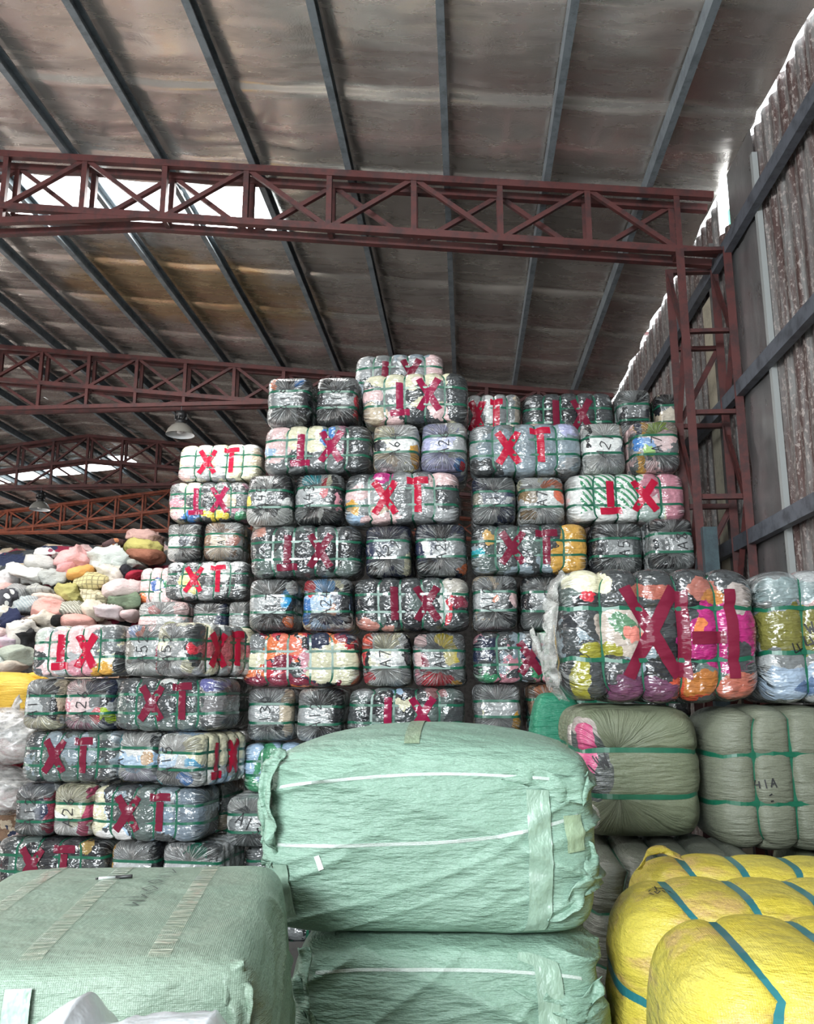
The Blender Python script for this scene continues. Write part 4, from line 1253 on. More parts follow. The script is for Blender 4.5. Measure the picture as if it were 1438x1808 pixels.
a, b = at(462, 1500, 3.0), at(1042, 1500, 3.0)
zt, zb = at(740, 1322, 3.0).z, at(740, 1660, 3.0).z
W1, H1 = (b - a).x, zt - zb
D1 = .95
cx1 = (a.x + b.x) / 2
root, sh = green_sack((cx1, 3.0 + D1 / 2, zb), W1, D1, H1 + .015, math.radians(2.0),
                      'large pale green woven sack in the centre foreground, topmost of its pair', 21, dome=.085, fold=.055)
sh.body('sacking', M_GREEN, root, 150, 60, 90)
hx, hz = sh.hx, sh.hz
curve = lambda z0, amp, ph: [[(x, z0 + amp * math.cos((x / hx) * 1.5 + ph)) for x in np.linspace(-hx * .93, hx * .93, 26)]]
sh.strokes('white_line', 'front', curve(hz * .60, .035, -.25), .011, M_WHITE_LINE, root, off=.003, nw=2)
sh.strokes('white_line', 'front', [[(x, -.005 + .085 * (x / hx) ** 2 * (1 if x > 0 else .1) + .02 * (x / hx)) for x in np.linspace(-hx * .93, hx * .93, 26)]], .011, M_WHITE_LINE, root, off=.003, nw=2)
sh.strokes('packing_tape', 'front', [[(hx * .66, hz * .55), (hx * .66, -hz * .95)]], .075, M_TAPE, root, off=.011, nw=6)
sh.strokes('packing_tape', 'front', [[(hx * .96, hz * .1), (hx * .82, hz * .08)]], .12, M_TAPE2, root, off=.011, nw=6)
sh.strokes('packing_tape', 'front', [[(-hx * .90, -hz * .25), (-hx * .86, -hz * .8)]], .06, M_TAPE, root, off=.011, nw=4)
sh.strokes('packing_tape', 'top', [[(-.06, -.42), (-.03, .40)]], .055, M_TAPE2, root, off=.004, nw=4)
sh.strokes('paper_tag', 'front', [[(-hx * .665, -.045), (-hx * .635, -.088)]], .017, simple('white_paper', (.75, .77, .74), .6), root, off=.005, nw=2)
# folded ears of sacking at the left and right edges
yy = -sh.hy
ribbon_flap('corner_ear', [(-hx + .02, yy + .03, H1 * .99), (-hx - .015, yy + .0, H1 * .93), (-hx - .01, yy - .01, H1 * .75), (-hx + .005, yy - .01, H1 * .55), (-hx + .03, yy, H1 * .38)],
            [(.03, (1, -.2, -.5)), (.07, (1, -.5, 0)), (.05, (.8, -.7, 0)), (.055, (.6, -.8, 0)), (.012, (1, -.3, 0))], M_GREEN, root, 3, .02)
ribbon_flap('corner_ear', [(-hx - .02, yy + .06, H1 * .95), (-hx - .03, yy + .05, H1 * .72), (-hx - .02, yy + .04, H1 * .50), (-hx + .0, yy + .04, H1 * .36)],
            [(.05, (.8, -.6, 0)), (.045, (.7, -.7, 0)), (.05, (.7, -.7, 0)), (.01, (1, -.3, 0))], M_GREEN, root, 4, .02)
ribbon_flap('corner_ear', [(hx * .40, yy + .005, H1 * .84), (hx * .62, yy - .012, H1 * .80), (hx * .82, yy - .025, H1 * .72), (hx * .95, yy - .022, H1 * .70), (hx + .005, yy + .01, H1 * .80)],
            [(.012, (0, 0, 1)), (.06, (0, .25, 1)), (.09, (0, .3, 1)), (.10, (0, .3, 1)), (.05, (0, .4, 1))], M_GREEN, root, 5, .012)
ribbon_flap('corner_ear', [(hx - .02, yy + .02, H1 * .52), (hx + .012, yy + .03, H1 * .42), (hx + .006, yy + .0, H1 * .30), (hx - .07, yy - .012, H1 * .16), (hx - .16, yy - .01, H1 * .10)],
            [(.02, (-1, 0, .3)), (.05, (-1, -.3, 0)), (.06, (-1, -.3, .3)), (.05, (-.6, -.2, .8)), (.01, (0, 0, 1))], M_GREEN, root, 6, .014)

a2, b2 = at(508, 1740, 2.98), at(1062, 1740, 2.98)
root, sh = green_sack(((a2.x + b2.x) / 2, 2.98 + D1 / 2, DOCK), (b2 - a2).x, D1, zb - DOCK - .004, math.radians(1.0),
                      'large pale green woven sack underneath, cut off by the lower edge of the picture', 33, dome=.0, fold=.06)
sh.body('sacking', M_GREEN, root, 140, 50, 80)
hx, hz = sh.hx, sh.hz
sh.strokes('white_line', 'front', [[(x, hz * .78 + .02 * math.cos(x / hx * 1.6) - .01) for x in np.linspace(-hx * .85, hx * .9, 26)]], .011, M_WHITE_LINE, root, off=.004, nw=2)
sh.strokes('packing_tape', 'front', [[(hx * .66, hz * .9), (hx * .66, -hz * .5)]], .085, M_TAPE, root, off=.011, nw=6)
sh.strokes('packing_tape', 'front', [[(hx * .50, hz * .98), (hx * .72, hz * .84)]], .05, M_TAPE, root, off=.011, nw=4)
Hh, yy = sh.hz * 2, -sh.hy
ribbon_flap('corner_ear', [(-hx + .02, yy + .02, Hh * .97), (-hx + .015, yy - .01, Hh * .85), (-hx + .045, yy - .015, Hh * .72), (-hx + .10, yy - .01, Hh * .60)],
            [(.05, (1, -.2, 0)), (.05, (1, -.5, 0)), (.035, (1, -.6, 0)), (.006, (1, 0, 0))], M_GREEN, root, 8, .014)
ribbon_flap('corner_ear', [(hx * .42, yy, Hh * .82), (hx * .62, yy - .012, Hh * .75), (hx * .85, yy - .02, Hh * .70), (hx + .0, yy + .01, Hh * .80)],
            [(.01, (0, 0, 1)), (.05, (0, .2, 1)), (.07, (0, .3, 1)), (.05, (0, .3, 1))], M_GREEN, root, 9, .012)

# G3: the flat sack at lower left
M_GREEN2 = woven_material('dusty_green_woven_sacking', (.17, .245, .185), (.205, .26, .20), .45, 190, .22, streak=(1.2, 1.2, 4))
t3 = math.radians(9.8)
zt3 = CAMH - .525
L3, W3, H3 = .78, .98, zt3 - DOCK
def on_top(px, py, z):
    d = ray(px, py)
    t_ = (z - CAMH) / d.z
    return Vector((d.x * t_, d.y * t_, z))
_c = on_top(443, 1692, zt3)
cr = Vector((_c.x, _c.y))                    # right front top corner
ex, ey = Vector((math.cos(t3), math.sin(t3))), Vector((-math.sin(t3), math.cos(t3)))
c3 = cr - ex * (L3 / 2) + ey * (W3 / 2)
root, sh = green_sack((c3.x, c3.y, DOCK), L3, W3, H3, t3, 'flat topped dusty green woven sack at lower left with a pen lying on it', 45, dome=.012, fold=.026, n=20, flare=.075)
sh.body('sacking', M_GREEN2, root, 80, 110, 80)
hx, hy, hz = sh.hx, sh.hy, sh.hz
G3, G3s = root, sh
def glint_tape(name, seed):
    t = NT(name)
    co = t.coords('Object')
    w = t.noise(co, 40.0, 3.0, .6, scl=(.35, 2.6, 1))
    bm = t.bump(w, 1.0, .02)
    t.set(Base_Color=C4((.60, .64, .50)), Roughness=.10, Coat_Weight=.6)
    t.b.inputs['Coat Roughness'].default_value = .05
    t.l(t.smooth(w, .40, .70, .15, .9), t.b.inputs['Alpha'])
    t.l(bm, t.b.inputs['Normal'])
    return t.m
M_GTAPE = glint_tape('crinkled_clear_tape', 1)
for u in (-.24, -.045, .205):
    sh.strokes('packing_tape', 'top', [[(u, -hy * .93), (u, hy * .93)]], .045, M_GTAPE, root, off=.003, nw=4, ds=.03)
sh.strokes('packing_tape', 'front', [[(-.045, hz * .94), (-.045, hz * .60)]], .05, M_TAPE, root, off=.011, nw=3)
sh.strokes('white_line', 'front', [[(x, hz - .115 - .03 * max(0, (x / hx)) ** 4) for x in np.linspace(-hx * .95, hx * .95, 20)]], .010, M_WHITE_LINE, root, off=.003, nw=2)
ribbon_flap('corner_ear', [(hx - .02, -hy + .03, H3 * .985), (hx + .01, -hy - .005, H3 * .92), (hx + .01, -hy - .01, H3 * .78), (hx + .02, -hy - .0, H3 * .60)],
            [(.03, (-1, -.1, 0)), (.05, (-1, -.2, 0)), (.06, (-1, -.3, 0)), (.05, (-1, -.3, 0))], M_GREEN2, root, 12, .012)
# scrawl on its top
def scr(seed, x0, y0, dx, dy, n, amp):
    r = random.Random(seed)
    out = []
    for i in range(n):
        t_ = i / (n - 1)
        out.append((x0 + dx * t_ + amp * r.uniform(-1, 1) * .6, y0 + dy * t_ + amp * r.uniform(-1, 1)))
    return out
word = []
cxs = [(.075, -.05), (.075, .02), (.085, .09), (.085, .17), (.095, .24), (.10, .31)]
shp = [[(-.02, -.02), (.015, -.03), (-.005, 0), (.02, .02), (-.02, .025)], [(-.02, -.02), (.02, -.02), (0, .01), (.025, .03)],
       [(.0, -.03), (-.02, 0), (0, .03), (.02, 0), (0, -.03)], [(-.02, .0), (0, .03), (.02, .0), (0, -.03), (-.02, 0)],
       [(-.02, -.02), (.02, .0), (-.02, .02)], [(-.025, -.03), (.0, .0), (.02, -.02), (.0, .04)]]
for (u, v), g in zip(cxs, shp):
    word.append([(u + p[0], v + p[1]) for p in g])
word.append([(.0, -.03), (.08, -.025)])
sh.strokes('handwritten_mark', 'top', word, .004, simple('pencil_ink', (.035, .05, .045), .6), root, off=.002, nw=1, ds=.01)
# pen on top
pp = at(202, 1548, 2.30)
p0, p1 = on_top(174, 1551, zt3 + .012), on_top(234, 1547, zt3 + .012)
pr = empty('ballpoint_pen', (p0 + p1) / 2 + Vector((0, 0, .0)), math.atan2((p1 - p0).y, (p1 - p0).x))
tag(pr, 'ballpoint pen with clear barrel and black cap lying on the flat green sack', 'pen')
pl = (p1 - p0).length
mb = MB(); mb.tube([(-pl / 2, 0, 0), (-pl / 2 + .006, 0, 0), (.0, 0, 0)], .0042, 12); mb.build('barrel', simple('clear_plastic_barrel', (.62, .66, .64), .15, coat=.5), pr, True)
mb = MB(); mb.tube([(0, 0, 0), (pl / 2 - .004, 0, 0), (pl / 2, 0, 0)], .0050, 12); mb.build('pen_cap', M_BLACK, pr, True)
mb = MB(); mb.tube([(-pl / 2 - .008, 0, 0), (-pl / 2, 0, 0)], .0025, 8); mb.build('pen_tip', M_BLACK, pr, True)

# ------------------------------------------------------------------ big bales at right
YH = 4.75
GH = 'big bales at right'
zh = [at(1170, y, YH + .1).z for y in (1003, 1243)]
a, b = at(982, 1120, YH + .12), at(1336, 1120, YH + .12)
HW = (b - a).x
bl = [('front', .36, -.02, .20, .20, (.38, .012, .14)), ('front', .30, .14, .10, .10, (.45, .02, .18)), ('front', .2, -.02, .14, .1, (.42, .02, .17)),
      ('front', -.20, .02, .14, .15, (.50, .42, .36)), ('front', -.20, .05, .08, .08, (.10, .22, .12)), ('front', -.16, .0, .05, .05, (.75, .25, .2)),
      ('front', -.34, -.1, .10, .05, (.30, .28, .03)), ('front', -.42, -.26, .06, .12, (.30, .28, .03)),
      ('front', .12, -.29, .18, .07, (.50, .07, .03)), ('front', .22, -.27, .10, .06, (.40, .14, .03)), ('front', .45, -.28, .14, .08, (.42, .12, .08)),
      ('front', -.02, .24, .10, .04, (.36, .10, .07)), ('front', .25, .27, .09, .06, (.35, .12, .09)), ('front', .30, .22, .06, .04, (.50, .2, .05)), ('front', .2, .03, .035, .05, (.7, .2, .06)),
      ('front', -.10, -.30, .2, .08, (.13, .04, .09)), ('front', -.40, .30, .16, .06, 'C'), ('front', -.37, .22, .04, .03, 'r'), ('front', .45, .2, .10, .08, (.42, .36, .33)), ('front', .42, -.12, .08, .08, 'c')]
root, sh = film_bale((((a + b) / 2).x, YH + .34, zh[1]), HW, .68, zh[0] - zh[1], math.radians(1.0), 'L', 'ccfkec', 'big film wrapped bale marked XH with magenta cloth, on the olive sacks at right',
                     GH, letters='XH', lcol='d', blobs=bl, nx=110, ny=40, nz=60, haze=.22, scale=4.0, crinkle=.006, strapw=.024, seed=777, lw=.07, lsize=(.27, .50), lshift=.10, gx=.11, zs=(-.38, .36))
M_LOOSE = clear_film('loose_clear_film', (.52, .52, .49), .38, .2)
hx, hy, H_ = sh.hx, sh.hy, sh.hz * 2
ribbon_flap('loose_film', [(-hx + .02, -.10, H_ * .97), (-hx - .05, -.14, H_ * .78), (-hx - .07, -.2, H_ * .52), (-hx - .07, -.16, H_ * .25), (-hx + .0, -.15, .02)],
            [(.12, (.3, -1, 0)), (.16, (.4, -1, 0)), (.18, (.3, -1, 0)), (.17, (.35, -1, 0)), (.12, (.5, -1, 0))], M_LOOSE, root, 61, .035, 40, 12)
ribbon_flap('loose_film', [(-hx - .02, -.05, H_ * .56), (-hx - .09, -.05, H_ * .50), (-hx - .14, .0, H_ * .60)],
            [(.20, (.1, 0, -1)), (.26, (.2, -.1, -1)), (.12, (.3, 0, -1))], M_LOOSE, root, 62, .03, 20, 12)
sh.strokes('gold_trim', 'end', [[(.18, .05), (.2, -.25)]], .03, simple('gold_cloth', (.55, .36, .08), .3, .6), root, off=.012, nw=2)
# H2 beyond the right edge
a2_, b2_ = at(1334, 1120, YH + .16), at(1560, 1120, YH + .16)
root2, sh2 = film_bale((((a2_ + b2_) / 2).x, YH + .40, zh[1]), (b2_ - a2_).x * .99, .68, zh[0] - zh[1] - .01, 0, 'L', 'gegsP', 'big film wrapped bale with olive green middle at the right picture edge',
          GH, blobs=[('front', -.02, .04, .50, .13, (.17, .16, .035)), ('front', -.2, -.25, .3, .10, (.30, .38, .48)), ('front', .0, -.28, .2, .05, (.10, .16, .28)), ('front', -.2, .25, .25, .07, (.22, .28, .28)), ('front', .1, .26, .1, .06, (.5, .35, .35))],
          nx=70, ny=30, nz=50, haze=.4, crinkle=.008, seed=781, sx=2, zs=(-.30, .42), strapw=.024)
sh2.strokes('handwritten_mark', 'front', text_lines('44', -.12, -.06, .09, .5, 3), .008, M_INK, root2, off=.006, nw=1)
sh2.strokes('handwritten_mark', 'front', text_lines('W', -.08, .04, .06, .3, 2), .008, M_INK, root2, off=.006, nw=1)

# olive woven bales
def olive_bale(pos, L, W, H, rz, label, seed, gather=True, blobs=(), sx=4, base=(.125, .145, .09), alt=(.155, .17, .11), name='woven_bale', group=GH, zs=(-.34, .34), nx=80, ny=40, nz=50,
               strap=None, mat=None, gx=.10, n=5.5, strapw=.026, crinkle=.006):
    root = empty(name, pos, rz)
    tag(root, label, 'bale', group)
    rnd = random.Random(seed)
    xs = [(-1 + 2 * (i + 1) / (sx + 1)) + rnd.uniform(-.02, .02) for i in range(sx)]
    sh = BaleShape(L, W, H, xs, zs, gx=gx, gz=.06, n=n, seed=seed, lump=.02, lumpf=2.6, crinkle=crinkle)
    bl = []
    for (face, u, v, ru, rv, ch) in blobs:
        if face == 'end': bl.append(((-L / 2, -u, H / 2 + v), (.25, ru, rv), ch))
        elif face == 'top': bl.append(((u, v, H), (ru, rv, .25), ch))
        else: bl.append(((u, -W / 2, H / 2 + v), (ru, .25, rv), ch))
    m = mat or woven_material('olive_woven_sacking', base, alt, .42, 150, .55, gather=(L / 2, H / 2, max(zs) if zs else .33) if gather else None, blobs=bl, streak=(1.3, 1.3, 8), deep=.03)
    sh.body('wrapped_bundle', m, root, nx, ny, nz)
    for x in xs: sh.strap('x', x, strapw, strap or M_STRAP, root, off=.014 if mat else .009)
    for z in zs: sh.strap('z', z, strapw, strap or M_STRAP, root, off=.009)
    return root, sh

zo = [zh[1] - .004, at(1120, 1483, YH + .1).z]
a, b = at(1012, 1350, YH + .06), at(1244, 1350, YH + .06)
oL = 1.0
r_o1, s_o1 = olive_bale((((a + b) / 2).x, YH - .02 + oL / 2, zo[1]), oL, (b - a).x * .985, zo[0] - zo[1], R90, 'olive woven bale seen end on under the XH bale, clothes showing at its left', 91,
           blobs=[('end', -.31, .12, .13, .2, (.34, .29, .27)), ('end', -.28, .03, .14, .2, (.035, .04, .045)), ('end', -.27, .12, .06, .14, (.50, .05, .17)), ('end', -.34, -.02, .05, .15, (.45, .05, .16)), ('end', -.32, -.24, .09, .08, (.45, .44, .40))])
s_o1.strokes('handwritten_mark', 'end', [[(p[0] * 1.0, p[1]) for p in ln] for ln in text_lines('4N4', -.27, .0, .10, .9, 5)], .008, M_INK, r_o1, off=.006, nw=1)
s_o1.strokes('handwritten_mark', 'end', text_lines('W', -.20, .06, .08, .5, 8), .008, M_INK, r_o1, off=.006, nw=1)
a, b = at(1254, 1370, YH + .1), at(1610, 1370, YH + .1)
zo2 = at(1340, 1506, YH + .1).z
r_o2, s_o2 = olive_bale((((a + b) / 2).x, YH + .02 + .36, zo2), (b - a).x, .72, zo[0] - zo2 , 0, 'olive grey woven bale with a grid of straps at the right picture edge', 95,
           base=(.13, .14, .10), alt=(.16, .17, .125), gather=False)
hh = s_o2.hx
s_o2.strokes('handwritten_mark', 'front', text_lines('41A', -hh + .26, -.02, .045, .1, 4) + [[(-hh + .27, -.08), (-hh + .285, -.07)], [(-hh + .275, -.11), (-hh + .29, -.105)]], .007, M_INK, r_o2, off=.006, nw=1)
a, b = at(1036, 1520, YH - .35), at(1388, 1520, YH - .35)
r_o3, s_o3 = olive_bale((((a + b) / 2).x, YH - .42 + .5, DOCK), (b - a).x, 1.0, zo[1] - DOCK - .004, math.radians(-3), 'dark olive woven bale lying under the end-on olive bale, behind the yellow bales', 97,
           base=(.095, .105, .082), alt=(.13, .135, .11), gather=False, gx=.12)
a, b = at(1420, 1560, YH + .2), at(1640, 1560, YH + .2)
r_o4, s_o4 = olive_bale((((a + b) / 2).x, YH + .2 + .3, DOCK), (b - a).x, .6, zo2 - DOCK - .004, 0, 'shadowed olive woven bale beneath the strap gridded olive bale at the right edge', 98, gather=False, nx=30, ny=14, nz=16)
# dark green sack wedged behind
p = at(996, 1300, 5.76)
rt = empty('woven_sack', (p.x - .02, 6.02, DOCK - DOCK), 0)
tag(rt, 'dark green sack wedged behind the end-on olive bale', 'sack')
shg = SackShape(.36, .44, at(1000, 1228, 5.80).z, 58, dome=.03, fold=.02, n=6)
shg.body('sacking', woven_material('dark_green_sacking', (.01, .16, .09), (.015, .20, .11), .4, 150, .4), rt, 24, 20, 60)

# yellow bales
M_YEL = woven_material('yellow_woven_sacking', (.48, .38, .035), (.54, .45, .08), .38, 150, .55, streak=(1.5, 1.5, 6), tone=(.47, .31, .11), deep=.035)
GY = 'yellow woven bales'
def yel(x0px, ycpx, yfront, L, W, ztop, rz, label, seed, sx=4, **kw):
    a = at(x0px, ycpx, yfront + .1)
    c = Vector((a.x, yfront, 0)) + Vector((math.cos(rz), math.sin(rz), 0)) * (L / 2) + Vector((-math.sin(rz), math.cos(rz), 0)) * (W / 2)
    return olive_bale((c.x, c.y, DOCK), L, W, ztop - DOCK, rz, label, seed, gather=False, sx=sx, mat=M_YEL, group=GY, strap=M_STRAPB, gx=.06, n=4.6, **kw)
y1, s1 = yel(1180, 1760, 2.12, 1.05, .70, at(1300, 1662, 2.35).z, math.radians(-2), 'nearest yellow woven bale, at the lower right corner of the picture', 201, zs=(-.30,), strapw=.030)
y2, s2 = yel(1090, 1660, 3.02, 1.12, .62, at(1250, 1572, 3.22).z, math.radians(-1.5), 'yellow woven bale with black characters on its top left, middle of the three', 203, zs=(-.30, .28), strapw=.034)
y3, s3 = yel(1118, 1560, 3.80, 1.12, .50, at(1300, 1520, 3.98).z, math.radians(-3), 'farthest yellow woven bale, against the dark olive bale', 207, zs=(-.3, .42), strapw=.032)
mk = [[(-.05, .03), (.05, .035)], [(-.04, .01), (.045, .015)], [(.0, .05), (-.005, -.02)], [(-.03, .0), (-.045, -.02)], [(.01, .0), (.05, -.02)], [(-.02, .02), (.03, -.01)],
      [(-.05, -.05), (-.035, -.085)], [(-.025, -.05), (-.02, -.085), (.0, -.06), (-.01, -.05), (-.02, -.06)], [(.01, -.05), (.015, -.085)], [(.03, -.05), (.045, -.06), (.03, -.07), (.05, -.085)]]
s2.strokes('handwritten_mark', 'top', [[(p[0] - s2.hx + .155, p[1] - s2.hy + .25) for p in ln] for ln in mk], .006, M_INK, y2, off=.006, nw=1)
ribbon_flap('tied_corner', [(-s3.hx + .02, -s3.hy + .10, s3.hz * 2 - .03), (-s3.hx + .06, -s3.hy + .16, s3.hz * 2 + .01), (-s3.hx + .15, -s3.hy + .20, s3.hz * 2 + .025), (-s3.hx + .22, -s3.hy + .22, s3.hz * 2 - .0)],
            [(.05, (.3, 1, .2)), (.07, (.3, 1, .3)), (.07, (.2, 1, .2)), (.02, (0, 1, 0))], M_YEL, y3, 71, .014, 20, 8)
# ------------------------------------------------------------------ heap of loose clothing at left
def cloth_material(name, c1, c2=None, pattern=None):
    t = NT(name)
    co = t.coords('Object')
    n = t.noise(co, 5.0, 3.0)
    col = t.mix(t.smooth(n, .35, .7, 0, .35), C4(c1), C4(tuple(x * .72 for x in c1)))
    if pattern == 'plaid':
        a = t.n('ShaderNodeTexWave', wave_type='BANDS', bands_direction='X'); t.l(co, a.inputs['Vector']); a.inputs['Scale'].default_value = 4.5
        b = t.n('ShaderNodeTexWave', wave_type='BANDS', bands_direction='Z'); t.l(co, b.inputs['Vector']); b.inputs['Scale'].default_value = 5.5
        m = t.math('MAXIMUM', t.math('GREATER_THAN', a.outputs['Fac'], .90), t.math('GREATER_THAN', b.outputs['Fac'], .90))
        col = t.mix(m, col, C4(c2))
    elif pattern == 'knit':
        b = t.n('ShaderNodeTexWave', wave_type='BANDS', bands_direction='DIAGONAL'); t.l(co, b.inputs['Vector']); b.inputs['Scale'].default_value = 12
        col = t.mix(t.math('GREATER_THAN', b.outputs['Fac'], .5), col, C4(c2))
    elif pattern == 'print':
        v = t.n('ShaderNodeTexVoronoi'); t.l(t.vmath('ADD', co, (3, 1, 2)), v.inputs['Vector']); v.inputs['Scale'].default_value = 6
        col = t.mix(t.math('LESS_THAN', v.outputs['Distance'], .28), col, C4(c2))
    t.set(Base_Color=col, Roughness=.85)
    t.b.inputs['Specular IOR Level'].default_value = .2
    bm = t.bump(t.noise(co, 9.0, 4.0, .6, scl=(1, 1, 1.8)), .6, .05)
    t.l(bm, t.b.inputs['Normal'])
    return t.m

def lump(name, c, w, d, h, ang, mat, seed, n=2.7, fold=.05, parent=None, roll=0.0):
    nzr, nz2 = Noise(seed), Noise(seed + 7)
    NU, NV = 40, 22
    V, F = [], []
    U = np.array([[2 * math.pi * i / NU, -math.pi / 2 + math.pi * j / NV] for j in range(NV + 1) for i in range(NU)])
    sp = lambda x: np.sign(x) * np.abs(x) ** (2 / n)
    P = np.stack([sp(np.cos(U[:, 1])) * sp(np.cos(U[:, 0])), sp(np.cos(U[:, 1])) * sp(np.sin(U[:, 0])), sp(np.sin(U[:, 1]))], 1)
    nn = P / (np.linalg.norm(P, axis=1)[:, None] + 1e-9)
    P = P * [w / 2, d / 2, h / 2]
    o = np.array([seed * 1.7 % 50, seed * 2.9 % 50, seed * .7 % 50])
    r = 1 - np.abs(nzr(P * [3.0, 3.0, 6.5] + o))
    r2 = 1 - np.abs(nz2(P * [8, 8, 11] + o))
    k = fold * (r ** 4 - .4) + fold * .4 * (r2 ** 5 - .2) + .05 * nzr(P * 2.2 + o + 9)
    P = P + nn * (k * min(1.0, h / .3))[:, None]
    ca, sa = math.cos(ang), math.sin(ang)
    x, z = P[:, 0] * ca - P[:, 2] * sa, P[:, 0] * sa + P[:, 2] * ca
    P[:, 0], P[:, 2] = x, z
    F = [(j * NU + i, j * NU + (i + 1) % NU, (j + 1) * NU + (i + 1) % NU, (j + 1) * NU + i) for j in range(NV) for i in range(NU)]
    o_ = mesh_obj(name, P, F, mat, parent)
    o_.location = c
    return o_

HEAP = 'loose clothes heaped at the left'
CL = [  # px, py, w, h, angle, colour, second colour, pattern, label
 (255, 951, 62, 27, -.15, (.42,.27,.24), None, None, 'dusty pink rolled garment on the very top of the clothes heap'),
 (256, 968, 66, 22, -.1, (.40,.36,.12), None, None, 'olive yellow folded garment second from the top of the clothes heap'),
 (258, 982, 60, 18, -.05, (.26,.11,.07), None, None, 'rust brown folded garment under the olive yellow one'),
 (203, 964, 34, 16, .3, (.10,.06,.06), (.5,.2,.1), 'print', 'small dark printed garment left of the dusty pink roll'),
 (196, 988, 74, 38, -.12, (.52,.56,.53), None, None, 'pale mint pillow shaped garment near the top of the clothes heap'),
 (136, 990, 66, 34, -.2, (.62,.34,.33), None, None, 'pink satin garment in the upper middle of the clothes heap'),
 (121, 1011, 34, 32, .3, (.56,.28,.28), None, None, 'pink satin garment hanging below the larger pink satin one'),
 (89, 980, 40, 18, -.05, (.62,.60,.58), (.2,.05,.08), 'print', 'white dotted garment left of the pink satin garment'),
 (73, 998, 52, 26, -.1, (.46,.45,.43), None, None, 'pale grey garment below the white dotted one'),
 (47, 1012, 74, 28, -.12, (.66,.65,.61), None, None, 'wide white garment at the upper left of the clothes heap'),
 (99, 1019, 42, 30, -.2, (.38,.39,.37), None, None, 'grey rounded garment left of the orange one'),
 (12, 1020, 42, 28, .1, (.58,.57,.57), None, None, 'white rounded garment at the left picture edge on the clothes heap'),
 (147, 1013, 42, 19, .15, (.62,.32,.10), None, None, 'bright orange garment in the clothes heap'),
 (197, 1013, 58, 34, -.35, (.56,.52,.46), None, None, 'cream white garment below the pale mint pillow'),
 (226, 1009, 26, 28, .2, (.02,.02,.025), None, None, 'black garment right of the cream white one'),
 (243, 1016, 26, 20, .5, (.30,.02,.04), None, None, 'dark red garment beside the peach bale'),
 (242, 997, 24, 16, 0, (.30,.31,.28), None, None, 'grey green garment below the rust brown one'),
 (165, 1032, 64, 28, .05, (.52,.46,.24), (.25,.22,.12), 'plaid', 'yellow plaid garment in the middle of the clothes heap'),
 (127, 1052, 48, 34, -.3, (.38,.35,.13), None, None, 'mustard olive rounded garment in the middle of the clothes heap'),
 (170, 1056, 52, 30, -.3, (.56,.50,.34), (.3,.27,.18), 'plaid', 'cream plaid garment below the yellow plaid one'),
 (218, 1042, 60, 24, .15, (.60,.48,.47), (.6,.1,.15), 'print', 'pale pink garment with red spots at the right of the clothes heap'),
 (222, 1066, 58, 32, .1, (.16,.21,.14), None, None, 'dark green garment at the right of the clothes heap'),
 (12, 1043, 36, 18, -.1, (.58,.38,.35), None, None, 'pale salmon garment at the left picture edge'),
 (40, 1046, 40, 22, 0, (.34,.34,.33), (.22,.22,.22), 'knit', 'grey knitted garment near the left picture edge'),
 (75, 1046, 42, 22, .05, (.40,.40,.37), (.25,.25,.24), 'plaid', 'grey checked garment right of the grey knitted one'),
 (14, 1062, 34, 34, .4, (.06,.06,.07), (.6,.6,.58), 'print', 'black and white printed garment at the left picture edge'),
 (90, 1057, 62, 16, -.08, (.58,.46,.40), None, None, 'long beige pink roll below the grey checked garment'),
 (92, 1076, 46, 36, -.1, (.64,.33,.29), None, None, 'salmon pink rounded garment in the lower middle of the clothes heap'),
 (53, 1073, 50, 28, .1, (.30,.35,.36), (.40,.42,.42), 'knit', 'blue grey woven garment left of the salmon pink one'),
 (137, 1078, 52, 26, -.25, (.22,.22,.18), (.45,.44,.38), 'knit', 'black and cream patterned garment right of the salmon pink one'),
 (167, 1078, 36, 26, -.7, (.58,.53,.44), None, None, 'cream rounded garment under the cream plaid one'),
 (193, 1083, 48, 26, -.1, (.54,.45,.46), None, None, 'pale lilac garment under the dark green one'),
 (229, 1086, 30, 20, 0, (.55,.42,.42), None, None, 'small pale pink garment under the dark green one'),
 (11, 1090, 30, 28, .2, (.58,.54,.48), None, None, 'cream garment at the left edge below the printed one'),
 (31, 1101, 40, 38, .5, (.02,.025,.06), None, None, 'navy blue garment in the lower left of the clothes heap'),
 (80, 1095, 54, 26, -.1, (.58,.52,.44), None, None, 'cream garment below the salmon pink one'),
 (109, 1097, 24, 18, .3, (.02,.02,.02), None, None, 'small black garment right of the lower cream garment'),
 (142, 1098, 48, 18, -.05, (.62,.32,.28), None, None, 'salmon pink garment just above the red lettered bale'),
 (43, 1126, 40, 38, .2, (.60,.57,.52), None, None, 'white garment low on the clothes heap beside the red lettered bale'),
 (9, 1118, 34, 24, -.1, (.60,.46,.44), None, None, 'pink white garment at the left edge low on the clothes heap'),
 (55, 1108, 18, 22, .4, (.16,.13,.12), None, None, 'brown grey garment beside the navy blue one'),
 (55, 1132, 20, 30, .1, (.02,.02,.022), None, None, 'black garment against the left end of the red lettered bale'),
 (14, 1139, 44, 26, -.1, (.52,.42,.48), None, None, 'lilac garment low at the left picture edge'),
 (7, 1153, 26, 18, 0, (.48,.02,.03), None, None, 'bright red garment low at the left picture edge'),
 (36, 1157, 54, 28, .1, (.34,.37,.31), None, None, 'sage green garment just above the orange sack'),
 (4, 1172, 30, 22, 0, (.46,.50,.48), None, None, 'pale blue grey garment at the left edge above the orange sack'),
 (27, 1177, 32, 18, .1, (.50,.43,.36), None, None, 'small beige garment resting on the orange sack'),
]
_rr = random.Random(4)
def heap_y(py):
    return 10.25 + (1190 - py) / 250.0 * 2.2
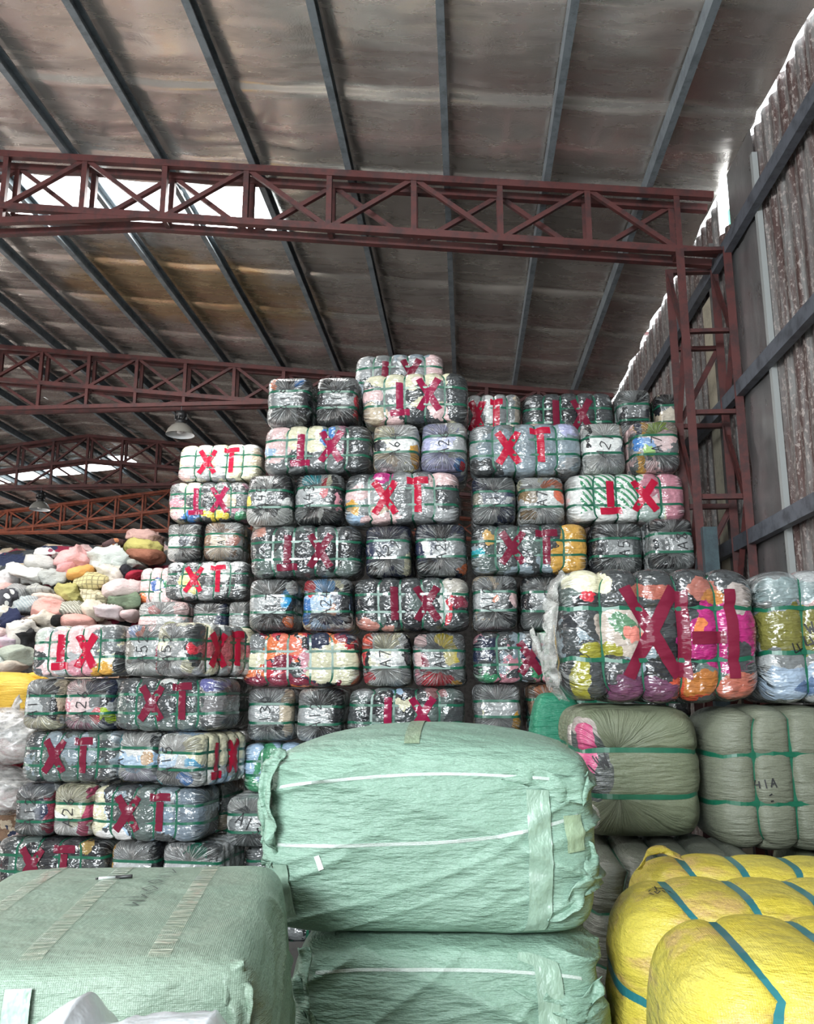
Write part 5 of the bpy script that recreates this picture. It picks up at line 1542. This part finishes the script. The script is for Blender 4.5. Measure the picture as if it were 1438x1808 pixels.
for i, (px, py, w, h, ang, c1, c2, pat, lab) in enumerate(CL):
    Y = heap_y(py) + _rr.uniform(-.05, .05)
    p = at(px, py, Y)
    k = Y / 1500.0
    o = lump('folded_garment', p, w * k * 1.06, .5, h * k * 1.15, ang, cloth_material('garment_cloth', c1, c2, pat), 300 + i * 3, fold=.09, n=2.4)
    tag(o, lab, 'garment', HEAP)
# body of the heap behind and below the garments one can tell apart
nzh = Noise(77)
V, F = [], []
XS = np.linspace(-11.5, -4.42, 50)
YSs = np.linspace(9.35, 14.2, 40)
for x in XS:
    for y in YSs:
        py = 1190 - (y - .42 - 10.25) / 2.2 * 250
        z = at(120, max(960, min(py, 1330)), max(y - .30, 9.4)).z
        z += .14 * float(nzh([[x * 2.2, y * 2.2, 0]])[0]) + .08 * float(nzh([[x * 5, y * 5, 3]])[0]) - .10
        if x < -6.6: z -= .02 * (-6.6 - x)
        V.append((x, y, max(z, .05)))
n0 = len(V)
for x in XS:
    for y in YSs: V.append((x, y, 0.0))
ny = len(YSs)
for i in range(len(XS) - 1):
    for j in range(ny - 1):
        a = i * ny + j
        F.append((a, a + ny, a + ny + 1, a + 1))
for i in range(len(XS) - 1):
    for j in (0, ny - 1):
        a = i * ny + j
        F.append((a, a + n0, a + n0 + ny, a + ny) if j == 0 else (a, a + ny, a + ny + n0, a + n0))
for j in range(ny - 1):
    for i in (0, len(XS) - 1):
        a = i * ny + j
        F.append((a, a + 1, a + 1 + n0, a + n0))
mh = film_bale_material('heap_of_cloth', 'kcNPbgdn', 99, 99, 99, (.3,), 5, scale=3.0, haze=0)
mh.node_tree.nodes['Principled BSDF'].inputs['Coat Weight'].default_value = 0
tag(mesh_obj('clothes_heap', V, F, mh), 'dark mixed mass of crumpled cloth inside the heap at left', 'heap', kind='stuff')

# orange woven sacks and clear bags left of the near stack
M_ORANGE = woven_material('orange_woven_sacking', (.62, .36, .03), (.68, .42, .05), .45, 120, .5)
Ysk = 8.75
def loose_sack(box, Y, D, mat, label, name, seed, cat='sack', group=None, part='sacking', fold=.05, n=5, res=(44, 20, 30), dome=.05):
    x0, y0, x1, y1 = box
    a, b = at(x0, (y0 + y1) / 2, Y + .05), at(x1, (y0 + y1) / 2, Y + .05)
    z1, z0 = at((x0 + x1) / 2, y0, Y + .1).z, at((x0 + x1) / 2, y1, Y + .1).z
    r = empty(name, ((a.x + b.x) / 2, Y + D / 2, z0), .0)
    tag(r, label, cat, group)
    s = SackShape(b.x - a.x, D, z1 - z0, seed, dome=dome, fold=fold, n=n)
    o = s.body(part, mat, r, *res)
    return r, s
r, s = loose_sack((-90, 1192, 58, 1264), 8.75, .6, M_ORANGE, 'orange woven sack at the left picture edge, with a pulled up corner', 'woven_sack', 401, group='orange woven sacks')
ribbon_flap('tied_corner', [(s.hx - .30, -.1, s.hz * 2 - .02), (s.hx - .16, -.12, s.hz * 2 + .02), (s.hx - .02, -.12, s.hz * 2 + .05), (s.hx + .06, -.1, s.hz * 2 + .11)],
            [(.04, (0, 0, -1)), (.10, (0, -.2, -1)), (.16, (0, -.2, -1)), (.08, (.2, -.1, -1))], M_ORANGE, r, 72, .012, 20, 8)
r, s = loose_sack((-80, 1265, 46, 1318), 8.72, .6, M_ORANGE, 'orange woven sack under the one with the pulled up corner', 'woven_sack', 403, group='orange woven sacks')
M_CLEARBAG = clear_film('crumpled_clear_bag_film', (.50, .48, .46), .62, .16)
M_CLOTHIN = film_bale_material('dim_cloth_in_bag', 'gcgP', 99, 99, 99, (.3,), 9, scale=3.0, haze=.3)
def clear_bag(box, Y, D, label, seed, pal_inner=True):
    r, s = loose_sack(box, Y, D, M_CLEARBAG, label, 'clear_plastic_bag', seed, 'bag', 'clear plastic bags', 'film_skin', .09, 3.4, (50, 26, 40), .10)
    s2 = SackShape(s.hx * 1.72, s.hy * 1.72, s.hz * 1.74, seed + 5, dome=.06, fold=.04, n=3.4)
    o = s2.body('clothes_inside', M_CLOTHIN, r, 24, 14, 20)
    o.location = (0, 0, .03)
    return r
r = clear_bag((-90, 1262, 52, 1352), 8.02, .55, 'crumpled clear plastic bag with a pointed top, left of the near left stack', 411)
ribbon_flap('knotted_top', [(.16, 0, .46), (.17, -.02, .56), (.18, -.03, .66)], [(.22, (-1, 0, -.3)), (.13, (-1, -.1, -.3)), (.03, (-1, 0, 0))], M_CLEARBAG, r, 74, .02, 14, 8)
clear_bag((-90, 1366, 34, 1442), 7.95, .55, 'lower crumpled clear plastic bag at the left picture edge', 421)
# black cloth bundle underneath, down to the floor
p = at(10, 1460, 8.0)
o = lump('dark_cloth_bundle', (p.x - .25, 8.25, .62), .95, .8, 1.24, 0, cloth_material('black_cloth', (.02, .02, .024), (.5, .5, .5), 'print'), 431, n=4, fold=.05)
tag(o, 'black cloth bundle at the left edge under the clear plastic bags', 'bundle')

# white plastic bag poking up at the lower left
M_WBAG = NT('white_plastic_film')
_co = M_WBAG.coords('Object')
_h = M_WBAG.noise(_co, 9.0, 4.0, .6)
_b = M_WBAG.bump(_h, .5, .02)
M_WBAG.set(Base_Color=C4((.66, .68, .70)), Roughness=.28, Subsurface_Weight=.15, Coat_Weight=.3)
M_WBAG.b.inputs['Subsurface Radius'].default_value = (.03, .03, .03)
M_WBAG.l(_b, M_WBAG.b.inputs['Normal'])
M_WBAG = M_WBAG.m
Yw = 1.42
prof = [(20, 1840), (62, 1806), (108, 1780), (150, 1752), (168, 1776), (178, 1806), (250, 1797), (320, 1791), (372, 1792), (388, 1815), (420, 1850)]
pts = [at(x, y, Yw) for x, y in prof]
nzw = Noise(91)
NXW, NYW = 90, 26
V, F = [], []
px_ = np.array([p.x for p in pts]); pz_ = np.array([p.z for p in pts])
for i in range(NXW + 1):
    x = pts[0].x + (pts[-1].x - pts[0].x) * i / NXW
    zt_ = float(np.interp(x, px_, pz_))
    for j in range(NYW + 1):
        v = j / NYW * 2 - 1                       # front -1 .. back 1
        k_ = abs(v)
        yy_ = Yw + (.15 * np.sign(v) * k_ ** .8)
        z_ = zt_ - .10 * k_ ** 1.6 - (.55 * max(0, k_ - .75) / .25 if k_ > .75 else 0)
        q = [[x * 14, yy_ * 14, z_ * 8]]
        cr_ = 1 - abs(float(nzw(q)[0]))
        z_ += .018 * (cr_ ** 3 - .5) * (0.3 + k_)
        yy_ += .03 * float(nzw([[x * 9, 7, z_ * 6]])[0])
        V.append((x, yy_, max(z_, DOCK + .001)))
for i in range(NXW):
    for j in range(NYW):
        a = i * (NYW + 1) + j
        F.append((a, a + NYW + 1, a + NYW + 2, a + 1))
# skirt to the dock
nW = len(V)
ring = [i * (NYW + 1) for i in range(NXW + 1)] + [NXW * (NYW + 1) + j for j in range(1, NYW + 1)] + [i * (NYW + 1) + NYW for i in range(NXW - 1, -1, -1)] + [j for j in range(NYW - 1, 0, -1)]
for q in ring: V.append((V[q][0], V[q][1], DOCK))
for i in range(len(ring)):
    j = (i + 1) % len(ring)
    F.append((ring[j], ring[i], nW + i, nW + j))
rw = mesh_obj('white_plastic_bag', V, F, M_WBAG)
tag(rw, 'crumpled white plastic bag poking up in front of the flat green sack', 'bag')

# teal steel post by the column foot
p0_, p1_ = at(1245, 965, 7.36), at(1268, 965, 7.36)
mb = MB(); mb.box((p0_.x, 7.34, 0), (p1_.x, 7.42, at(1256, 932, 7.4).z)); mb.box((p0_.x - .012, 7.335, 0), (p0_.x, 7.43, at(1256, 932, 7.4).z))
tag(mb.build('steel_post', painted_steel('teal_grey_steel', (.055, .085, .095), (.035, .05, .06), .4)), 'teal grey steel post standing beside the lattice column, right of the bales', 'post')
